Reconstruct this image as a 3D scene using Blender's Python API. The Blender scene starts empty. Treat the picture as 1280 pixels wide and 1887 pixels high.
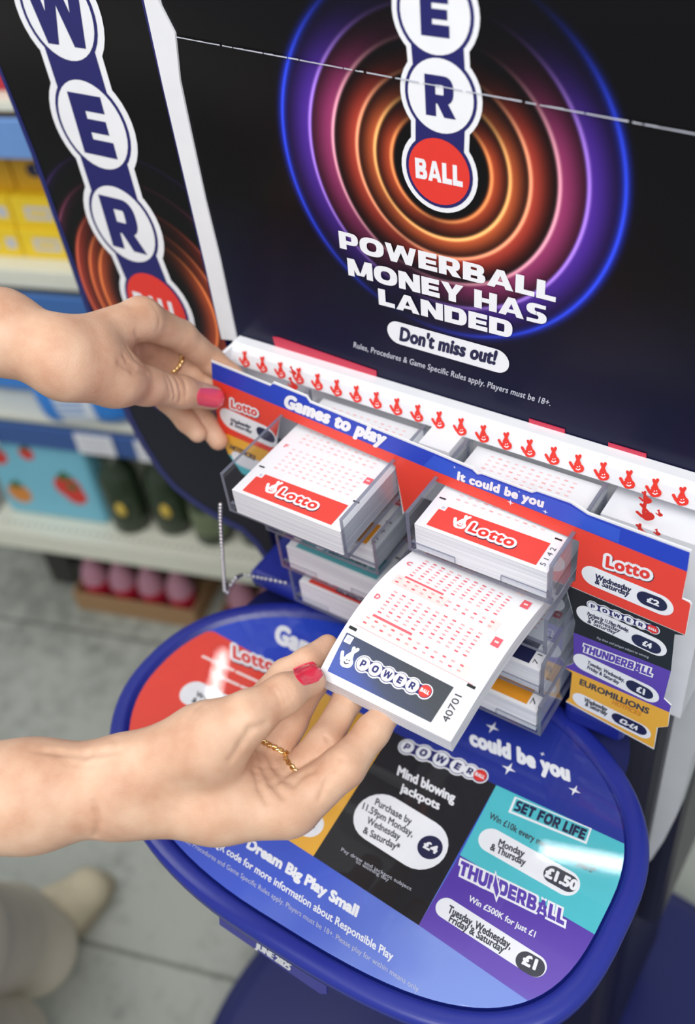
import bpy, math, random
import numpy as np
from mathutils import Vector, Matrix
from mathutils.geometry import tessellate_polygon

random.seed(7)
SC = bpy.context.scene
COL = SC.collection

# ------------------------------------------------------------------ camera, world, lights, exposure
FPX, CX, CY = 1867.0, 640.0, 943.5
R = np.array([[0.8314, 0.5457, -0.1048], [0.3157, -0.619, -0.7192], [-0.4573, 0.5648, -0.6869]])
_u, _s, _v = np.linalg.svd(R)
R = _u @ _v                                  # rows: right, down, forward of the camera
CAM = np.array([0.3849, -0.3485, 0.4332])    # metres; origin = front corner of the upper left ticket tray
FLOOR = -1.15
cam = bpy.data.cameras.new('camera')
cam.sensor_fit = 'HORIZONTAL'
cam.sensor_width = 24.0
cam.lens = FPX / 1280 * 24
cam.clip_start = 0.02
cam_o = bpy.data.objects.new('camera', cam)
COL.objects.link(cam_o)
M = Matrix.Identity(4)
for i in range(3):
    M[i][0] = R[0][i]; M[i][1] = -R[1][i]; M[i][2] = -R[2][i]; M[i][3] = CAM[i]
cam_o.matrix_world = M
cam.dof.use_dof = True
cam.dof.focus_distance = 0.615
cam.dof.aperture_fstop = 4.0
SC.camera = cam_o

SC.view_settings.view_transform = 'Standard'
SC.view_settings.look = 'None'
SC.view_settings.gamma = 1.0
SC.view_settings.use_curve_mapping = False
SC.view_settings.exposure = 0.0

world = bpy.data.worlds.new('shop_light')
SC.world = world
world.use_nodes = True
bg = world.node_tree.nodes['Background']
bg.inputs[0].default_value = (0.93, 0.97, 1.0, 1)
bg.inputs[1].default_value = 0.48

def area_light(name, loc, size, size_y, power, target, col=(1, .98, .95)):
    l = bpy.data.lights.new(name, 'AREA')
    l.shape = 'RECTANGLE'; l.size = size; l.size_y = size_y; l.energy = power; l.color = col
    o = bpy.data.objects.new(name, l); COL.objects.link(o)
    o.location = loc
    d = Vector(target) - Vector(loc)
    o.rotation_euler = d.to_track_quat('-Z', 'Y').to_euler()
    return o
area_light('added_key_light', (0.75, -1.0, 1.5), 1.2, 1.2, 36, (0.1, 0, -.1))  # added soft key light overhead behind the camera, not a real fitting
area_light('added_side_fill', (-1.1, -0.5, 1.5), 1.0, 1.0, 14, (-0.2, 0.2, -.4))  # added soft fill from the left, no actual panel there

# ------------------------------------------------------------------ materials
def lin(h):
    if isinstance(h, str):
        h = h.lstrip('#')
        c = [int(h[i:i + 2], 16) / 255 for i in (0, 2, 4)]
    else:
        c = list(h)
    return [x / 12.92 if x <= 0.04045 else ((x + 0.055) / 1.055) ** 2.4 for x in c] + [1.0]

MATS = {}
def mat(name, col, rough=0.5, metal=0.0, spec=0.5, var=0.05, scale=60.0, bump=0.0, coat=0.0, sss=0.0):
    if name in MATS:
        return MATS[name]
    m = bpy.data.materials.new(name)
    m.use_nodes = True
    nt = m.node_tree
    b = nt.nodes['Principled BSDF']
    b.inputs['Roughness'].default_value = rough
    b.inputs['Metallic'].default_value = metal
    b.inputs['Specular IOR Level'].default_value = spec
    b.inputs['Coat Weight'].default_value = coat
    c = lin(col)
    tc = nt.nodes.new('ShaderNodeTexCoord')
    nz = nt.nodes.new('ShaderNodeTexNoise')
    nz.inputs['Scale'].default_value = scale
    nz.inputs['Detail'].default_value = 4
    nt.links.new(tc.outputs['Object'], nz.inputs['Vector'])
    mx = nt.nodes.new('ShaderNodeMix'); mx.data_type = 'RGBA'
    mx.inputs[6].default_value = [x * (1 - var) for x in c[:3]] + [1]
    mx.inputs[7].default_value = [min(1, x * (1 + var)) for x in c[:3]] + [1]
    nt.links.new(nz.outputs['Fac'], mx.inputs[0])
    nt.links.new(mx.outputs[2], b.inputs['Base Color'])
    if bump:
        bp = nt.nodes.new('ShaderNodeBump')
        bp.inputs['Strength'].default_value = bump
        bp.inputs['Distance'].default_value = 0.001
        nt.links.new(nz.outputs['Fac'], bp.inputs['Height'])
        nt.links.new(bp.outputs['Normal'], b.inputs['Normal'])
    if sss:
        b.inputs['Subsurface Weight'].default_value = sss
        b.inputs['Subsurface Radius'].default_value = (1.0, 0.35, 0.2)
        b.inputs['Subsurface Scale'].default_value = 0.004
    MATS[name] = m
    return m

INK_WHITE = mat('ink_white', '#eef0f6', 0.45)
INK_NAVY = mat('ink_navy', '#1c1c66', 0.45)
INK_DNAVY = mat('ink_dark_navy', '#191c45', 0.45)
INK_RED = mat('ink_red', '#e8402f', 0.45)
INK_LOGO_RED = mat('ink_logo_red', '#e2362c', 0.45)
INK_BLUE = mat('ink_blue', '#1d3fc0', 0.45)
INK_BLUE2 = mat('ink_mid_blue', '#2c55cf', 0.45)
INK_BLACK = mat('ink_black', '#17181c', 0.4)
INK_TEAL = mat('ink_teal', '#4fc0cc', 0.45)
INK_PURPLE = mat('ink_purple', '#5b3fae', 0.45)
INK_YELLOW = mat('ink_yellow', '#eeb139', 0.45)
INK_PINK = mat('ink_pink', '#eba6a8', 0.5)
INK_PALE = mat('ink_pale_pink', '#f6d9d6', 0.5)
INK_SOFT = mat('ink_soft_pink', '#f0c2c4', 0.5)
INK_ROSE = mat('ink_rose', '#e2606c', 0.5)
INK_GREY = mat('ink_grey', '#c3c6d4', 0.5)
INK_TEXTGREY = mat('ink_text_grey', '#3b3d48', 0.5)
INK_LABEL_RED = mat('ink_label_red', '#e0463c', 0.5)
INK_ORANGE = mat('ink_orange', '#d98f22', 0.5)
INK_TEALD = mat('ink_dull_teal', '#5aa7b0', 0.5)
INK_CHARCOAL = mat('ink_charcoal', '#3a404f', 0.5)
PAPER = mat('paper_white', '#e6e7ec', 0.6)
CARD_EDGE = mat('card_edge', '#eceef2', 0.6)
WHITE_PLASTIC = mat('white_plastic', '#e6e8ee', 0.35)
GREY_PLASTIC = mat('grey_white_plastic', '#c4c7cd', 0.4)
NAVY_PLASTIC = mat('navy_plastic', '#1f2b8c', 0.32, var=.08, scale=15)
DARK_NAVY = mat('dark_navy_plastic', '#181f60', 0.35)
BLACK_NAVY = mat('black_navy_plastic', '#101124', 0.35)
GOLD = mat('gold', '#ecca8c', 0.2, metal=1.0, var=.1)
CHROME = mat('chrome', '#dcdde0', 0.28, metal=1.0)

def stack_material():
    m = bpy.data.materials.new('paper_stack_edge'); m.use_nodes = True
    nt = m.node_tree; b = nt.nodes['Principled BSDF']; b.inputs['Roughness'].default_value = .65
    tc = nt.nodes.new('ShaderNodeTexCoord'); w = nt.nodes.new('ShaderNodeTexNoise')
    mp = nt.nodes.new('ShaderNodeMapping'); mp.inputs['Scale'].default_value = (6, 6, 1400)
    w.inputs['Scale'].default_value = 1.0; w.inputs['Detail'].default_value = 2
    nt.links.new(tc.outputs['Object'], mp.inputs[0]); nt.links.new(mp.outputs[0], w.inputs['Vector'])
    r = nt.nodes.new('ShaderNodeValToRGB')
    r.color_ramp.elements[0].position = .35; r.color_ramp.elements[0].color = lin('#c6c8d3')
    r.color_ramp.elements[1].position = .65; r.color_ramp.elements[1].color = lin('#e8e9ee')
    nt.links.new(w.outputs['Fac'], r.inputs[0]); nt.links.new(r.outputs[0], b.inputs['Base Color'])
    return m
STACK = stack_material()

def acrylic(name, tint, gloss):
    m = bpy.data.materials.new(name); m.use_nodes = True
    nt = m.node_tree; nt.nodes.remove(nt.nodes['Principled BSDF'])
    out = nt.nodes['Material Output']
    tr = nt.nodes.new('ShaderNodeBsdfTransparent'); tr.inputs[0].default_value = tint
    gl = nt.nodes.new('ShaderNodeBsdfGlossy'); gl.inputs['Roughness'].default_value = .012
    lw = nt.nodes.new('ShaderNodeLayerWeight'); lw.inputs[0].default_value = .5
    pw = nt.nodes.new('ShaderNodeMath'); pw.operation = 'POWER'; pw.inputs[1].default_value = 5
    fr = nt.nodes.new('ShaderNodeMath'); fr.operation = 'MULTIPLY_ADD'
    f0 = ((gloss - 1) / (gloss + 1)) ** 2
    fr.inputs[1].default_value = 1 - f0; fr.inputs[2].default_value = f0
    nt.links.new(lw.outputs['Facing'], pw.inputs[0]); nt.links.new(pw.outputs[0], fr.inputs[0])
    mx = nt.nodes.new('ShaderNodeMixShader')
    nt.links.new(fr.outputs[0], mx.inputs[0]); nt.links.new(tr.outputs[0], mx.inputs[1])
    nt.links.new(gl.outputs[0], mx.inputs[2]); nt.links.new(mx.outputs[0], out.inputs[0])
    return m
ACRYLIC = acrylic('clear_acrylic', (.93, .945, .96, 1), 1.45)
COVER = acrylic('clear_cover_sheet', (.97, .975, .98, 1), 1.5)
def edge_material():
    m = bpy.data.materials.new('acrylic_cut_edge'); m.use_nodes = True
    nt = m.node_tree; b = nt.nodes['Principled BSDF']
    b.inputs['Base Color'].default_value = lin('#747788'); b.inputs['Roughness'].default_value = .15
    out = nt.nodes['Material Output']
    tr = nt.nodes.new('ShaderNodeBsdfTransparent'); tr.inputs[0].default_value = (.75, .77, .82, 1)
    mx = nt.nodes.new('ShaderNodeMixShader'); mx.inputs[0].default_value = .74
    nt.links.new(tr.outputs[0], mx.inputs[1]); nt.links.new(b.outputs[0], mx.inputs[2])
    nt.links.new(mx.outputs[0], out.inputs[0])
    return m
ACRYLIC_EDGE = edge_material()

# ------------------------------------------------------------------ geometry helpers
def ray(p):
    return R.T @ np.array([(p[0] - CX) / FPX, (p[1] - CY) / FPX, 1.0])
def at(px, py, d):
    """point seen at a pixel, d metres in front of the camera"""
    return CAM + ray((px, py)) * d
def hit(p, o, n):
    d = ray(p); t = np.dot(np.array(o) - CAM, n) / np.dot(d, n)
    return CAM + d * t

def empty(name, loc, label=None, cat=None, group=None):
    o = bpy.data.objects.new(name, None); COL.objects.link(o); o.location = loc
    o.empty_display_size = .05
    tag(o, label, cat, group)
    return o
def tag(o, label=None, cat=None, group=None, kind=None):
    if label: o['label'] = label
    if cat: o['category'] = cat
    if group: o['group'] = group
    if kind: o['kind'] = kind
    return o

class MB:
    """mesh builder: world coordinates, several materials"""
    def __init__(s):
        s.v = []; s.f = []; s.m = []; s.mats = []; s.sm = []
    def mi(s, m):
        if m not in s.mats: s.mats.append(m)
        return s.mats.index(m)
    def add(s, vs, fs, m, smooth=False):
        b = len(s.v); k = s.mi(m)
        s.v += [tuple(map(float, v)) for v in vs]
        for f in fs:
            s.f.append(tuple(int(b + i) for i in f)); s.m.append(k); s.sm.append(smooth)
    def build(s, name, parent=None, bevel=0.0, seg=2):
        me = bpy.data.meshes.new(name)
        me.from_pydata(s.v, [], s.f); me.update()
        for m in s.mats: me.materials.append(m)
        me.polygons.foreach_set('material_index', s.m)
        me.polygons.foreach_set('use_smooth', s.sm)
        o = bpy.data.objects.new(name, me); COL.objects.link(o)
        if parent is not None:
            o.parent = parent
            o.matrix_parent_inverse = Matrix.Translation(-_wloc(parent))
        if bevel:
            bv = o.modifiers.new('bevel', 'BEVEL'); bv.width = bevel; bv.segments = seg; bv.limit_method = 'ANGLE'
        return o
    def box(s, a, b, m, axes=None, o=(0, 0, 0)):
        X = [(x, y, z) for z in (a[2], b[2]) for y in (a[1], b[1]) for x in (a[0], b[0])]
        if axes is not None:
            X = [np.array(o) + axes[0] * p[0] + axes[1] * p[1] + axes[2] * p[2] for p in X]
        s.add(X, [(0, 2, 3, 1), (4, 5, 7, 6), (0, 1, 5, 4), (2, 6, 7, 3), (0, 4, 6, 2), (1, 3, 7, 5)], m)
    def prism(s, bot, top, m, mtop=None, mbot=None, smooth=False):
        """closed solid between two equal outlines (any polygon)"""
        n = len(bot)
        tri = tessellate_polygon([[Vector(p) for p in bot]])
        s.add(top, tri, mtop or m)
        s.add(bot, [t[::-1] for t in tri], mbot or m)
        s.add(list(bot) + list(top), [(i, (i + 1) % n, n + (i + 1) % n, n + i) for i in range(n)], m, smooth)
    def loft(s, rings, m, closed=False, cap=True, smooth=True):
        n = len(rings[0]); vs = [p for r in rings for p in r]; fs = []
        for k in range(len(rings) - 1 + (1 if closed else 0)):
            a = k * n; b = ((k + 1) % len(rings)) * n
            for i in range(n):
                fs.append((a + i, a + (i + 1) % n, b + (i + 1) % n, b + i))
        if cap and not closed:
            fs.append(tuple(range(n))[::-1]); fs.append(tuple((len(rings) - 1) * n + i for i in range(n)))
        s.add(vs, fs, m, smooth)
    def tube(s, pts, r, m, n=10, closed=False):
        pts = [np.array(p, float) for p in pts]; rings = []
        rr = r if hasattr(r, '__len__') else [r] * len(pts)
        up = np.array([0.13, 0.31, 0.94])
        for i, p in enumerate(pts):
            a = pts[(i - 1) % len(pts)] if (closed or i > 0) else p
            b = pts[(i + 1) % len(pts)] if (closed or i < len(pts) - 1) else p
            t = b - a; t /= np.linalg.norm(t)
            x = np.cross(t, up); x /= np.linalg.norm(x); y = np.cross(t, x)
            rings.append([p + rr[i] * (math.cos(q) * x + math.sin(q) * y) for q in [2 * math.pi * k / n for k in range(n)]])
        s.loft(rings, m, closed)
    def ball(s, c, r, m, nu=12, nv=8, sc=(1, 1, 1)):
        rings = []
        for j in range(nv + 1):
            th = math.pi * min(max(j / nv, .01), .99)
            rings.append([np.array(c) + r * np.array([sc[0] * math.sin(th) * math.cos(2 * math.pi * i / nu), sc[1] * math.sin(th) * math.sin(2 * math.pi * i / nu), sc[2] * math.cos(th)]) for i in range(nu)])
        s.loft(rings, m)
def _wloc(o):
    return Vector(o.location) if o.type == 'EMPTY' else Vector((0, 0, 0))

class Surf:
    """flat printed surface: o + x u + y v, layers step out along n"""
    EPS = 0.00012
    def __init__(s, o, u, v, base=0.0003):
        s.o = np.array(o, float); s.u = np.array(u, float) / np.linalg.norm(u); s.v = np.array(v, float) / np.linalg.norm(v)
        s.n = np.cross(s.u, s.v); s.base = base
    def px(s, p):
        w = hit(p, s.o, s.n) - s.o
        return np.array([w @ s.u, w @ s.v])
    def w(s, q, layer=0):
        return s.o + s.u * q[0] + s.v * q[1] + s.n * (s.base + layer * s.EPS)

_TX = {}
_FC = None
def text_mesh(t, space=1.0, off=0.0):
    key = (t, space, off)
    if key in _TX: return _TX[key]
    c = bpy.data.curves.new('tmp', 'FONT'); c.body = t; c.space_character = space; c.offset = off; c.resolution_u = 3
    o = bpy.data.objects.new('tmp', c)
    me = o.to_mesh()
    v = np.array([q.co[:2] for q in me.vertices]) if len(me.vertices) else np.zeros((0, 2))
    f = [tuple(p.vertices) for p in me.polygons]
    o.to_mesh_clear(); bpy.data.objects.remove(o); bpy.data.curves.remove(c)
    _TX[key] = (v, f)
    return v, f
CAP = None
def cap_height():
    global CAP
    if CAP is None:
        v, f = text_mesh('H'); CAP = float(v[:, 1].max())
    return CAP

# heavy extended block capitals, drawn as simple polygons in a cell one cap height tall
def _heavy():
    T, B = .34, .27                        # stem and bar thickness
    box = lambda x0, y0, x1, y1: [(x0, y0), (x1, y0), (x1, y1), (x0, y1)]
    def arc(cx, cy, a, b, ia, ib, t0, t1, n=14, pw=2.5):
        q = lambda A, Bb, t: (cx + A * math.copysign(abs(math.cos(t)) ** (2 / pw), math.cos(t)), cy + Bb * math.copysign(abs(math.sin(t)) ** (2 / pw), math.sin(t)))
        out = []
        for i in range(n):
            u0 = math.radians(t0 + (t1 - t0) * i / n); u1 = math.radians(t0 + (t1 - t0) * (i + 1) / n)
            out.append([q(ia, ib, u0), q(a, b, u0), q(a, b, u1), q(ia, ib, u1)])
        return out
    def bowl(x, y0, y1, w, t=T, bb=B):     # right-hand bowl growing from a stem
        cy, h = (y0 + y1) / 2, (y1 - y0) / 2
        k = w * .55
        return [box(x, y0, x + w - k, y0 + bb), box(x, y1 - bb, x + w - k, y1)] + arc(x + w - k, cy, k, h, max(k - t, .02), h - bb, -90, 90)
    sl = lambda x0, x1, w, y0=0., y1=1.: [(x0, y0), (x0 + w, y0), (x1 + w, y1), (x1, y1)]
    G = {}
    G['P'] = (.92, [box(0, 0, T, 1)] + bowl(T * .9, .30, 1, .92 - T * .9, bb=.22))
    G['R'] = (.98, [box(0, 0, T, 1)] + bowl(T * .9, .32, 1, .92 - T * .9, bb=.22) + [[(.34, .40), (.60, .0), (.98, .0), (.70, .40)]])
    G['B'] = (.96, [box(0, 0, T, 1)] + bowl(T * .9, .46, 1, .90 - T * .9, bb=.20) + bowl(T * .9, 0, .55, .96 - T * .9, bb=.20))
    G['D'] = (1.0, [box(0, 0, T, 1)] + bowl(T * .9, 0, 1, 1.0 - T * .9))
    G['O'] = (1.14, arc(.57, .5, .57, .52, .57 - T, .52 - B, 0, 360, 40))
    G['E'] = (.84, [box(0, 0, T, 1), box(T, 0, .84, B), box(T, .385, .79, .385 + .22), box(T, 1 - B, .82, 1)])
    G['F'] = (.80, [box(0, 0, T, 1), box(T, .36, .75, .36 + .23), box(T, 1 - B, .80, 1)])
    G['L'] = (.78, [box(0, 0, T, 1), box(T, 0, .78, B)])
    G['I'] = (T, [box(0, 0, T, 1)])
    G['T'] = (.90, [box(.45 - T / 2, 0, .45 + T / 2, 1 - B), box(0, 1 - B, .90, 1)])
    G['H'] = (1.0, [box(0, 0, T, 1), box(1 - T, 0, 1, 1), box(T, .38, 1 - T, .62)])
    G['N'] = (1.02, [box(0, 0, T * .95, 1), box(1.02 - T * .95, 0, 1.02, 1), sl(.66, .0, .36)])
    G['M'] = (1.24, [box(0, 0, T * .92, 1), box(1.24 - T * .92, 0, 1.24, 1), [(.44, .12), (.66, .12), (.36, 1), (.02, 1)], [(.58, .12), (.80, .12), (1.22, 1), (.88, 1)]])
    G['W'] = (1.44, [sl(.24, .0, .28), [(.24, 0), (.52, 0), (.86, 1), (.58, 1)], [(.92, 0), (1.20, 0), (.86, 1), (.58, 1)], sl(.92, 1.14, .28)])
    G['A'] = (1.10, [[(0, 0), (.32, 0), (.66, 1), (.40, 1)], [(.78, 0), (1.10, 0), (.70, 1), (.44, 1)], box(.26, .17, .84, .37)])
    G['Y'] = (1.02, [box(.51 - T / 2, 0, .51 + T / 2, .48), [(.36, .36), (.66, .36), (.34, 1), (0, 1)], [(.36, .36), (.66, .36), (1.02, 1), (.68, 1)]])
    G['U'] = (.98, [box(0, .45, T, 1), box(.98 - T, .45, .98, 1)] + arc(.49, .46, .49, .48, .49 - T, .48 - B, 180, 360, 20))
    G['S'] = (.88, arc(.43, .715, .41, .305, .41 - T, .305 - .21, 60, 270, 16) + arc(.45, .295, .43, .315, .43 - T, .315 - .21, -120, 90, 16) + [box(.43, .80, .82, 1.0), box(.05, -.02, .45, .19)])
    G[' '] = (.34, [])
    return G
HEAVY = _heavy()

class Print:
    """collects printed shapes on a surface and builds them as one part"""
    def __init__(s, surf, mapf=None):
        s.S = surf; s.mb = MB(); s.mapf = mapf; s.k = 0
    def W(s, q, layer):
        layer = layer + (s.k % 60) * .015      # overlapping inks of one layer keep a hair's breadth apart
        return s.mapf(q, layer) if s.mapf else s.S.w(q, layer)
    def P(s, p):
        return s.S.px(p)
    def poly(s, pts, m, layer=0, clip=None):
        pts = [np.array(p, float) for p in pts]
        if clip is not None: pts = clip_poly(pts, clip)
        if len(pts) < 3: return
        tri = tessellate_polygon([[Vector((p[0], p[1], 0)) for p in pts]])
        # keep faces turned outwards
        fs = []
        for t in tri:
            a, b, c = [pts[i] for i in t]
            fs.append(t if (b[0] - a[0]) * (c[1] - a[1]) - (b[1] - a[1]) * (c[0] - a[0]) > 0 else t[::-1])
        s.k += 1
        s.mb.add([s.W(p, layer) for p in pts], fs, m)
    def rect(s, c, w, h, m, layer=0, d=(1, 0)):
        d = np.array(d, float) / np.linalg.norm(d); e = np.array([-d[1], d[0]]); c = np.array(c)
        s.poly([c - d * w / 2 - e * h / 2, c + d * w / 2 - e * h / 2, c + d * w / 2 + e * h / 2, c - d * w / 2 + e * h / 2], m, layer)
    def disc(s, c, r, m, layer=0, n=36):
        s.poly([(c[0] + r * math.cos(2 * math.pi * i / n), c[1] + r * math.sin(2 * math.pi * i / n)) for i in range(n)], m, layer)
    def capsule(s, a, b, r, m, layer=0, n=12):
        a = np.array(a, float); b = np.array(b, float); t = math.atan2(*(b - a)[::-1])
        pts = [a + r * np.array([math.cos(t + math.pi / 2 + math.pi * i / n), math.sin(t + math.pi / 2 + math.pi * i / n)]) for i in range(n + 1)]
        pts += [b + r * np.array([math.cos(t - math.pi / 2 + math.pi * i / n), math.sin(t - math.pi / 2 + math.pi * i / n)]) for i in range(n + 1)]
        s.poly(pts, m, layer)
    def text(s, t, p0, p1, h, m, layer=0, bold=0.0, space=1.0, up=None, heavy=False):
        """baseline from p0 to p1 (surface units), cap height h, bold = extra stroke as a share of h"""
        p0 = np.array(p0, float); p1 = np.array(p1, float); e = p1 - p0
        g = np.array([-e[1], e[0]]) / np.linalg.norm(e) * h if up is None else np.array(up, float)
        el = np.linalg.norm(e); hl = np.linalg.norm(g)
        if heavy:
            gap = .07; W = sum(HEAVY[c][0] for c in t) + gap * (len(t) - 1); x = 0
            for c in t:
                w, polys = HEAVY[c]
                for q in polys:
                    q = np.array(q, float)
                    if bold:               # thicker copy below, grown about each piece
                        ctr = q.mean(0); d = np.sign(q - ctr) * bold; q = q + d * np.array([hl * W / el if el else 1, 1])
                    s.poly([p0 + e * ((x + a) / W) + g * b for a, b in q], m, layer)
                x += w + gap
            return
        v, f = text_mesh(t, space)
        if len(v) == 0: return
        x0, x1 = v[:, 0].min(), v[:, 0].max()
        shifts = [(0, 0)]
        if bold:
            k = 14 if bold > .16 else 10
            bw = bold if bold > .16 else bold * .85
            shifts += [(math.cos(2 * math.pi * i / k) * bw, math.sin(2 * math.pi * i / k) * bw) for i in range(k)]
            ks = 0 if bold > .16 else bw * .35
        else: ks = 0
        sxk = 1 - 2 * ks * hl / el; syk = 1 - 2 * ks
        for sx, sy in shifts:
            q = [p0 + e * (((a - x0) / (x1 - x0)) * sxk + (ks + sx) * hl / el) + g * (b / cap_height() * syk + ks + sy) for a, b in v]
            s.k += 1
            s.mb.add([s.W(c, layer) for c in q], f, m)
    def tpx(s, t, a, b, top, m, layer=0, bold=0.0, space=1.0, heavy=False):
        """same, baseline ends and the cap height above the first letter given where they are seen"""
        p0, p1, pt = s.P(a), s.P(b), s.P(top)
        s.text(t, p0, p1, 0, m, layer, bold, space, up=pt - p0, heavy=heavy)
    def ppx(s, pts, m, layer=0, clip=None):
        s.poly([s.P(p) for p in pts], m, layer, clip)
    def build(s, name, parent):
        return s.mb.build(name, parent)

def clip_poly(pts, clip):
    """Sutherland-Hodgman against a convex counter-clockwise outline"""
    out = pts
    for i in range(len(clip)):
        a = np.array(clip[i]); b = np.array(clip[(i + 1) % len(clip)])
        ins = lambda p: (b[0] - a[0]) * (p[1] - a[1]) - (b[1] - a[1]) * (p[0] - a[0]) >= 0
        src, out = out, []
        for j in range(len(src)):
            p, q = src[j - 1], src[j]
            ip, iq = ins(p), ins(q)
            if ip != iq:
                d1 = (b[0] - a[0]) * (p[1] - a[1]) - (b[1] - a[1]) * (p[0] - a[0])
                d2 = (b[0] - a[0]) * (q[1] - a[1]) - (b[1] - a[1]) * (q[0] - a[0])
                out.append(p + (q - p) * d1 / (d1 - d2))
            if iq: out.append(q)
        if not out: return []
    return out

def hand_emblem(P, c, size, d, m, layer, dot=None):
    """crossed-fingers hand emblem, upright along the normal of direction d"""
    d = np.array(d, float) / np.linalg.norm(d); e = np.array([-d[1], d[0]]); c = np.array(c)
    q = lambda x, y: c + (d * x + e * y) * size
    P.capsule(q(-.06, -.2), q(.1, -.18), .24 * size, m, layer)
    P.capsule(q(-.1, .05), q(.2, .52), .085 * size, m, layer)
    P.capsule(q(.14, .0), q(-.0, .5), .085 * size, m, layer)
    P.capsule(q(-.28, -.15), q(-.4, .12), .085 * size, m, layer)
    if dot is not None:
        P.capsule(q(-.1, -.22), q(-.0, -.28), .03 * size, dot, layer + 1)
        P.capsule(q(-.0, -.28), q(.12, -.22), .03 * size, dot, layer + 1)
        P.disc(q(-.02, -.1), .035 * size, dot, layer + 1, 10)
        P.disc(q(.1, -.08), .035 * size, dot, layer + 1, 10)

def ball_chain_logo(P, pts, letters, r, updir, layer=0, last='BALL', ringgap=.1, outline=None, big=1.0):
    """row of lettered discs joined by a navy band with a white outline, last disc red"""
    pts = [np.array(p, float) for p in pts]
    r = r if hasattr(r, '__len__') else [r] * len(pts)
    up = np.array(updir, float) / np.linalg.norm(updir); rt = np.array([up[1], -up[0]])
    ow = outline if outline is not None else .26
    def band(extra, m, L):
        for p, q in zip(pts, r): P.disc(p, q * (1 + extra), m, L)
        for (p, q), (p2, q2) in zip(list(zip(pts, r))[:-1], list(zip(pts, r))[1:]):
            d = p2 - p; d /= np.linalg.norm(d); nn = np.array([-d[1], d[0]]) * (min(q, q2) * (.68 + extra))
            P.poly([p - nn, p2 - nn, p2 + nn, p + nn], m, L)
    band(ow, INK_WHITE, layer)
    band(ringgap, INK_NAVY, layer + 1)
    for i, (p, q) in enumerate(zip(pts, r)):
        if i < len(pts) - 1:
            P.disc(p, q, INK_WHITE, layer + 2)
            ch = letters[i]
            w = q * {'W': 1.25, 'O': .98, 'E': .76, 'R': .86, 'P': .80}[ch] * big
            h = q * 1.02 * big
            P.text(ch, p - rt * w / 2 - up * h / 2, p + rt * w / 2 - up * h / 2, h, INK_NAVY, layer + 3, heavy=True)
        else:
            P.disc(p, q, INK_LOGO_RED, layer + 2)
            w = q * 1.55; h = q * .62
            P.text(last, p - rt * w / 2 - up * h / 2, p + rt * w / 2 - up * h / 2, h, INK_WHITE, layer + 3, heavy=True)

def lotto_logo(P, a, b, top, layer, px=True, red=INK_LOGO_RED, shade=INK_DNAVY):
    p0, p1, pt = (P.P(a), P.P(b), P.P(top)) if px else (np.array(a, float), np.array(b, float), np.array(top, float))
    up = pt - p0; h = np.linalg.norm(up)
    P.text('Lotto', p0 + (p1 - p0) * .012 - up * .07, p1 + (p1 - p0) * .012 - up * .07, 0, shade, layer, bold=.27, space=1.12, up=up)
    P.text('Lotto', p0, p1, 0, INK_WHITE, layer + 1, bold=.26, space=1.12, up=up)
    P.text('Lotto', p0, p1, 0, red, layer + 2, bold=.07, space=1.12, up=up)

def pill(P, pts_px, m, layer=0):
    """rounded bar between two seen points with seen half-width"""
    a, b, e = P.P(pts_px[0]), P.P(pts_px[1]), P.P(pts_px[2])
    P.capsule(a, b, np.linalg.norm(e - a), m, layer)

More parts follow.
